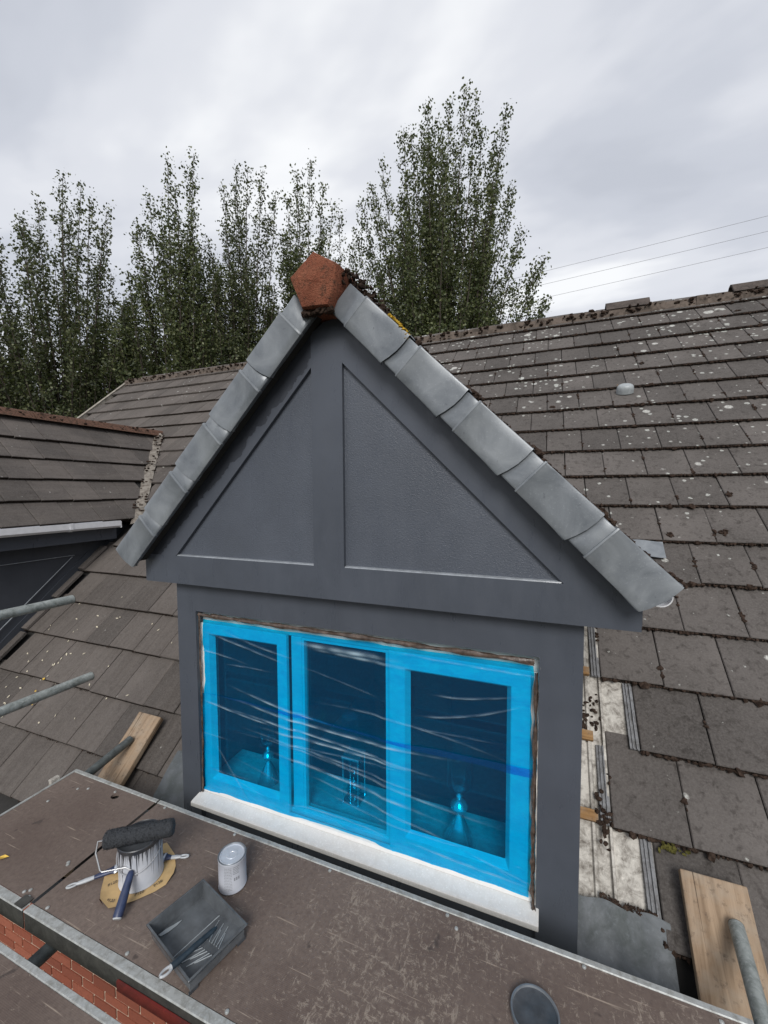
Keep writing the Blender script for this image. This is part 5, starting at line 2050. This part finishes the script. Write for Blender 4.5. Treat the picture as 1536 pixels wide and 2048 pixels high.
def tree(label, bx, by, top, rad, nlead, leaves, seed, mat, tips=None, lean=(0, 0), low=0.30, leaf=0.096):
    r = random.Random(seed)
    q = np.random.default_rng(seed)
    base = Vector((bx, by, GROUND))
    t = thing('poplar_tree', label, 'tree', tuple(base), group='row of poplars behind the house')
    H = top - GROUND
    wood = MB()
    tr_top = Vector((lean[0] * 0.5, lean[1] * 0.5, H * 0.72))
    trunk_pts = [Vector((tr_top.x * f * f, tr_top.y * f * f, H * 0.72 * f)) for f in [i / 8 for i in range(9)]]
    wood.tube(trunk_pts, [0.20 * (1 - 0.85 * i / 8) + 0.012 for i in range(9)], 8)
    twig_a, twig_b, wts = [], [], []
    spots = list(tips) if tips else []
    while len(spots) < nlead:
        an = r.random() * 6.283
        d_ = math.sqrt(r.random())
        hh = H * (1 - 0.36 * d_ ** 1.5) * r.uniform(0.78, 0.99) * (1.0 if r.random() < 0.62 else r.uniform(0.6, 0.85))
        spots.append((math.cos(an) * d_ * rad, math.sin(an) * d_ * rad, hh))
    branches = MB()
    for (dx, dy, hh) in spots:
        h0 = hh * r.uniform(0.04, 0.26)
        st = Vector((tr_top.x * (h0 / (H * 0.72)) ** 2, 0, h0))
        tip = Vector((dx + lean[0], dy + lean[1], hh))
        pts_ = []
        for i in range(11):
            f = i / 10
            g_ = f ** 0.95
            pts_.append(Vector((st.x + (tip.x - st.x) * g_ + 0.10 * math.sin(5 * f + dx * 3) * f, st.y + (tip.y - st.y) * g_ + 0.10 * math.cos(4 * f + dy * 3) * f, st.z + (tip.z - st.z) * f)))
        L = (tip - st).length
        branches.tube(pts_, [0.045 * (1 - f / 10) + 0.006 for f in range(11)], 5, cap=False)
        nt = int(7 + L * 2.6)
        for k in range(nt):
            f = low * 0.6 + (1 - low * 0.6) * (k + r.random()) / nt
            f = min(f, 0.985)
            i = min(int(f * 10), 9)
            p = pts_[i].lerp(pts_[i + 1], f * 10 - i)
            dr = (pts_[i + 1] - pts_[i]).normalized()
            an = r.random() * 6.283
            sd_ = Vector((math.cos(an), math.sin(an), 0))
            ln = (0.30 + 1.0 * (1 - f) ** 0.8) * r.uniform(0.6, 1.15)
            e_ = p + (dr * 0.86 + sd_ * r.uniform(0.30, 0.75)).normalized() * ln
            branches.tube([p, p.lerp(e_, 0.5) + sd_ * 0.03 * ln, e_], [0.010, 0.007, 0.003], 3, cap=False)
            twig_a.append(p)
            twig_b.append(e_)
            wts.append(ln)
        twig_a.append(pts_[9])
        twig_b.append(tip + Vector((0, 0, 0.12)))
        wts.append(0.7)
    wood.build('trunk', 'bark', t, True, local=True)
    branches.build('branches', 'bark', t, local=True)
    ta, tb, wt_ = np.array(twig_a), np.array(twig_b), np.array(wts)
    pick = q.choice(len(ta), leaves, p=wt_ / wt_.sum())
    f = q.random(leaves)[:, None]
    P_ = ta[pick] + (tb[pick] - ta[pick]) * (0.08 + 0.97 * f)
    P_ += q.normal(0, 0.085, (leaves, 3)) + q.normal(0, 1, (leaves, 3)) * (0.03 * (1 - f))
    U_ = q.normal(0, 1, (leaves, 3))
    U_[:, 2] -= 0.25
    U_ /= np.linalg.norm(U_, axis=1)[:, None]
    W_ = np.cross(U_, q.normal(0, 1, (leaves, 3)))
    W_ /= np.linalg.norm(W_, axis=1)[:, None]
    Nn = np.cross(U_, W_)
    sz = (leaf * q.uniform(0.55, 1.15, leaves))[:, None]
    v0 = P_
    v1 = P_ + U_ * sz * 0.45 + W_ * sz * 0.40 + Nn * sz * 0.08
    v2 = P_ + U_ * sz
    v3 = P_ + U_ * sz * 0.45 - W_ * sz * 0.40 + Nn * sz * 0.08
    V = np.stack([v0, v1, v2, v3], 1).reshape(-1, 3)
    F = np.arange(leaves * 4, dtype=np.int32)
    me = bpy.data.meshes.new('crown')
    me.vertices.add(len(V))
    me.vertices.foreach_set('co', V.ravel())
    me.loops.add(len(F))
    me.loops.foreach_set('vertex_index', F)
    me.polygons.add(leaves)
    me.polygons.foreach_set('loop_start', np.arange(0, len(F), 4, dtype=np.int32))
    me.polygons.foreach_set('loop_total', np.full(leaves, 4, dtype=np.int32))
    me.update()
    me.materials.append(LEAF[mat])
    o_ = bpy.data.objects.new('crown', me)
    col.objects.link(o_)
    o_.parent = t
    return t


def tips_at(bx, lst):
    """world tip positions (x, y offset, z) -> offsets from the tree base"""
    return [(x - bx, dy, z - GROUND) for x, dy, z in lst]


tree('tallest bushiest poplar standing right of the dormer ridge', -3.55, 14.5, 15.2, 3.6, 140, 235000, 101, 0,
     tips_at(-3.55, [(-2.72, 0.0, 15.15), (-2.45, 0.2, 14.9), (-3.95, 0, 14.9), (-3.6, 0.3, 14.4), (-1.28, 0, 14.0), (-1.7, 0.4, 13.6), (-4.95, 0, 14.3), (-4.6, 0.3, 13.9), (-5.6, 0, 13.4), (-6.6, 0, 12.3), (-7.0, 0.2, 11.6), (-6.9, -0.3, 10.6), (-6.2, 0.2, 12.9), (-6.6, 0.5, 11.0), (-5.9, -0.3, 12.0), (-6.9, 0.1, 9.6), (-1.5, 0.2, 12.6), (-1.1, -0.2, 10.8), (-1.2, 0, 11.4), (-0.9, 0.3, 10.2), (-0.20, 0, 9.0), (-0.6, 0.3, 8.6), (-3.1, 0.5, 13.9), (-2.2, 0.3, 13.8), (-0.35, 0.0, 7.2), (-0.7, 0.2, 7.0), (-0.9, -0.3, 8.2)]))
tree('broad poplar at the left edge with a ragged feathery top', -15.3, 9.3, 12.0, 3.3, 100, 135000, 102, 1,
     tips_at(-15.3, [(-14.9, 0, 12.0), (-14.5, 0.2, 11.7), (-16.4, 0, 11.6), (-15.6, 0.3, 11.3), (-13.6, 0, 10.9), (-13.0, 0.1, 10.5), (-17.2, 0, 10.9)]))
tree('poplar half cut off by the left edge of the view', -18.6, 8.8, 10.7, 2.3, 44, 48000, 103, 1)
tree('second poplar from the left with three spiky tops', -12.3, 11.1, 13.1, 2.4, 76, 108000, 104, 0,
     tips_at(-12.3, [(-12.2, 0, 13.05), (-11.2, 0, 12.9), (-11.6, 0.2, 12.4), (-13.3, 0, 12.2), (-13.0, 0.2, 11.7), (-13.9, 0, 11.0)]))
tree('third poplar from the left with even upright tops', -10.45, 12.6, 13.4, 2.1, 70, 100000, 105, 1,
     tips_at(-10.45, [(-10.55, 0, 13.35), (-10.1, 0, 13.2), (-11.3, 0, 12.8), (-9.6, 0, 12.8), (-9.2, 0.2, 12.1), (-10.9, 0.2, 12.5)]))
tree('slim poplar just left of the red ridge block', -8.45, 13.6, 13.7, 1.7, 54, 76000, 106, 0,
     tips_at(-8.45, [(-8.1, 0, 13.65), (-8.6, 0, 13.35), (-9.2, 0, 12.6), (-7.7, 0, 12.6), (-7.4, 0.1, 11.9), (-8.9, 0.2, 13.0)]))
tree('small thin poplar behind the red ridge block', -7.7, 15.2, 12.4, 0.9, 20, 20000, 107, 1, tips_at(-7.7, [(-7.7, 0, 12.55), (-7.3, 0, 10.9), (-8.1, 0, 10.6)]))
tree('low poplar filling in behind the left roof ridge', -13.6, 13.5, 10.8, 2.8, 36, 42000, 108, 1)
tree('low poplar between the slim poplars behind the near dormer', -10.2, 16.0, 11.5, 2.6, 32, 36000, 109, 1)
tree('low poplar between the broad left poplar and the spiky one', -15.0, 11.0, 10.9, 1.7, 30, 46000, 110, 0)
tree('low poplar between the spiky and the even topped poplars', -12.6, 13.2, 12.3, 1.5, 28, 42000, 111, 1)
tree('low poplar between the even topped and the slim poplars', -9.9, 14.3, 12.3, 1.4, 26, 40000, 112, 0)
tree('low poplar between the red ridge block and the tallest poplar', -7.3, 15.6, 11.0, 1.3, 24, 34000, 113, 1)
print('individual tiles', n_ind, 'bricks', nb)
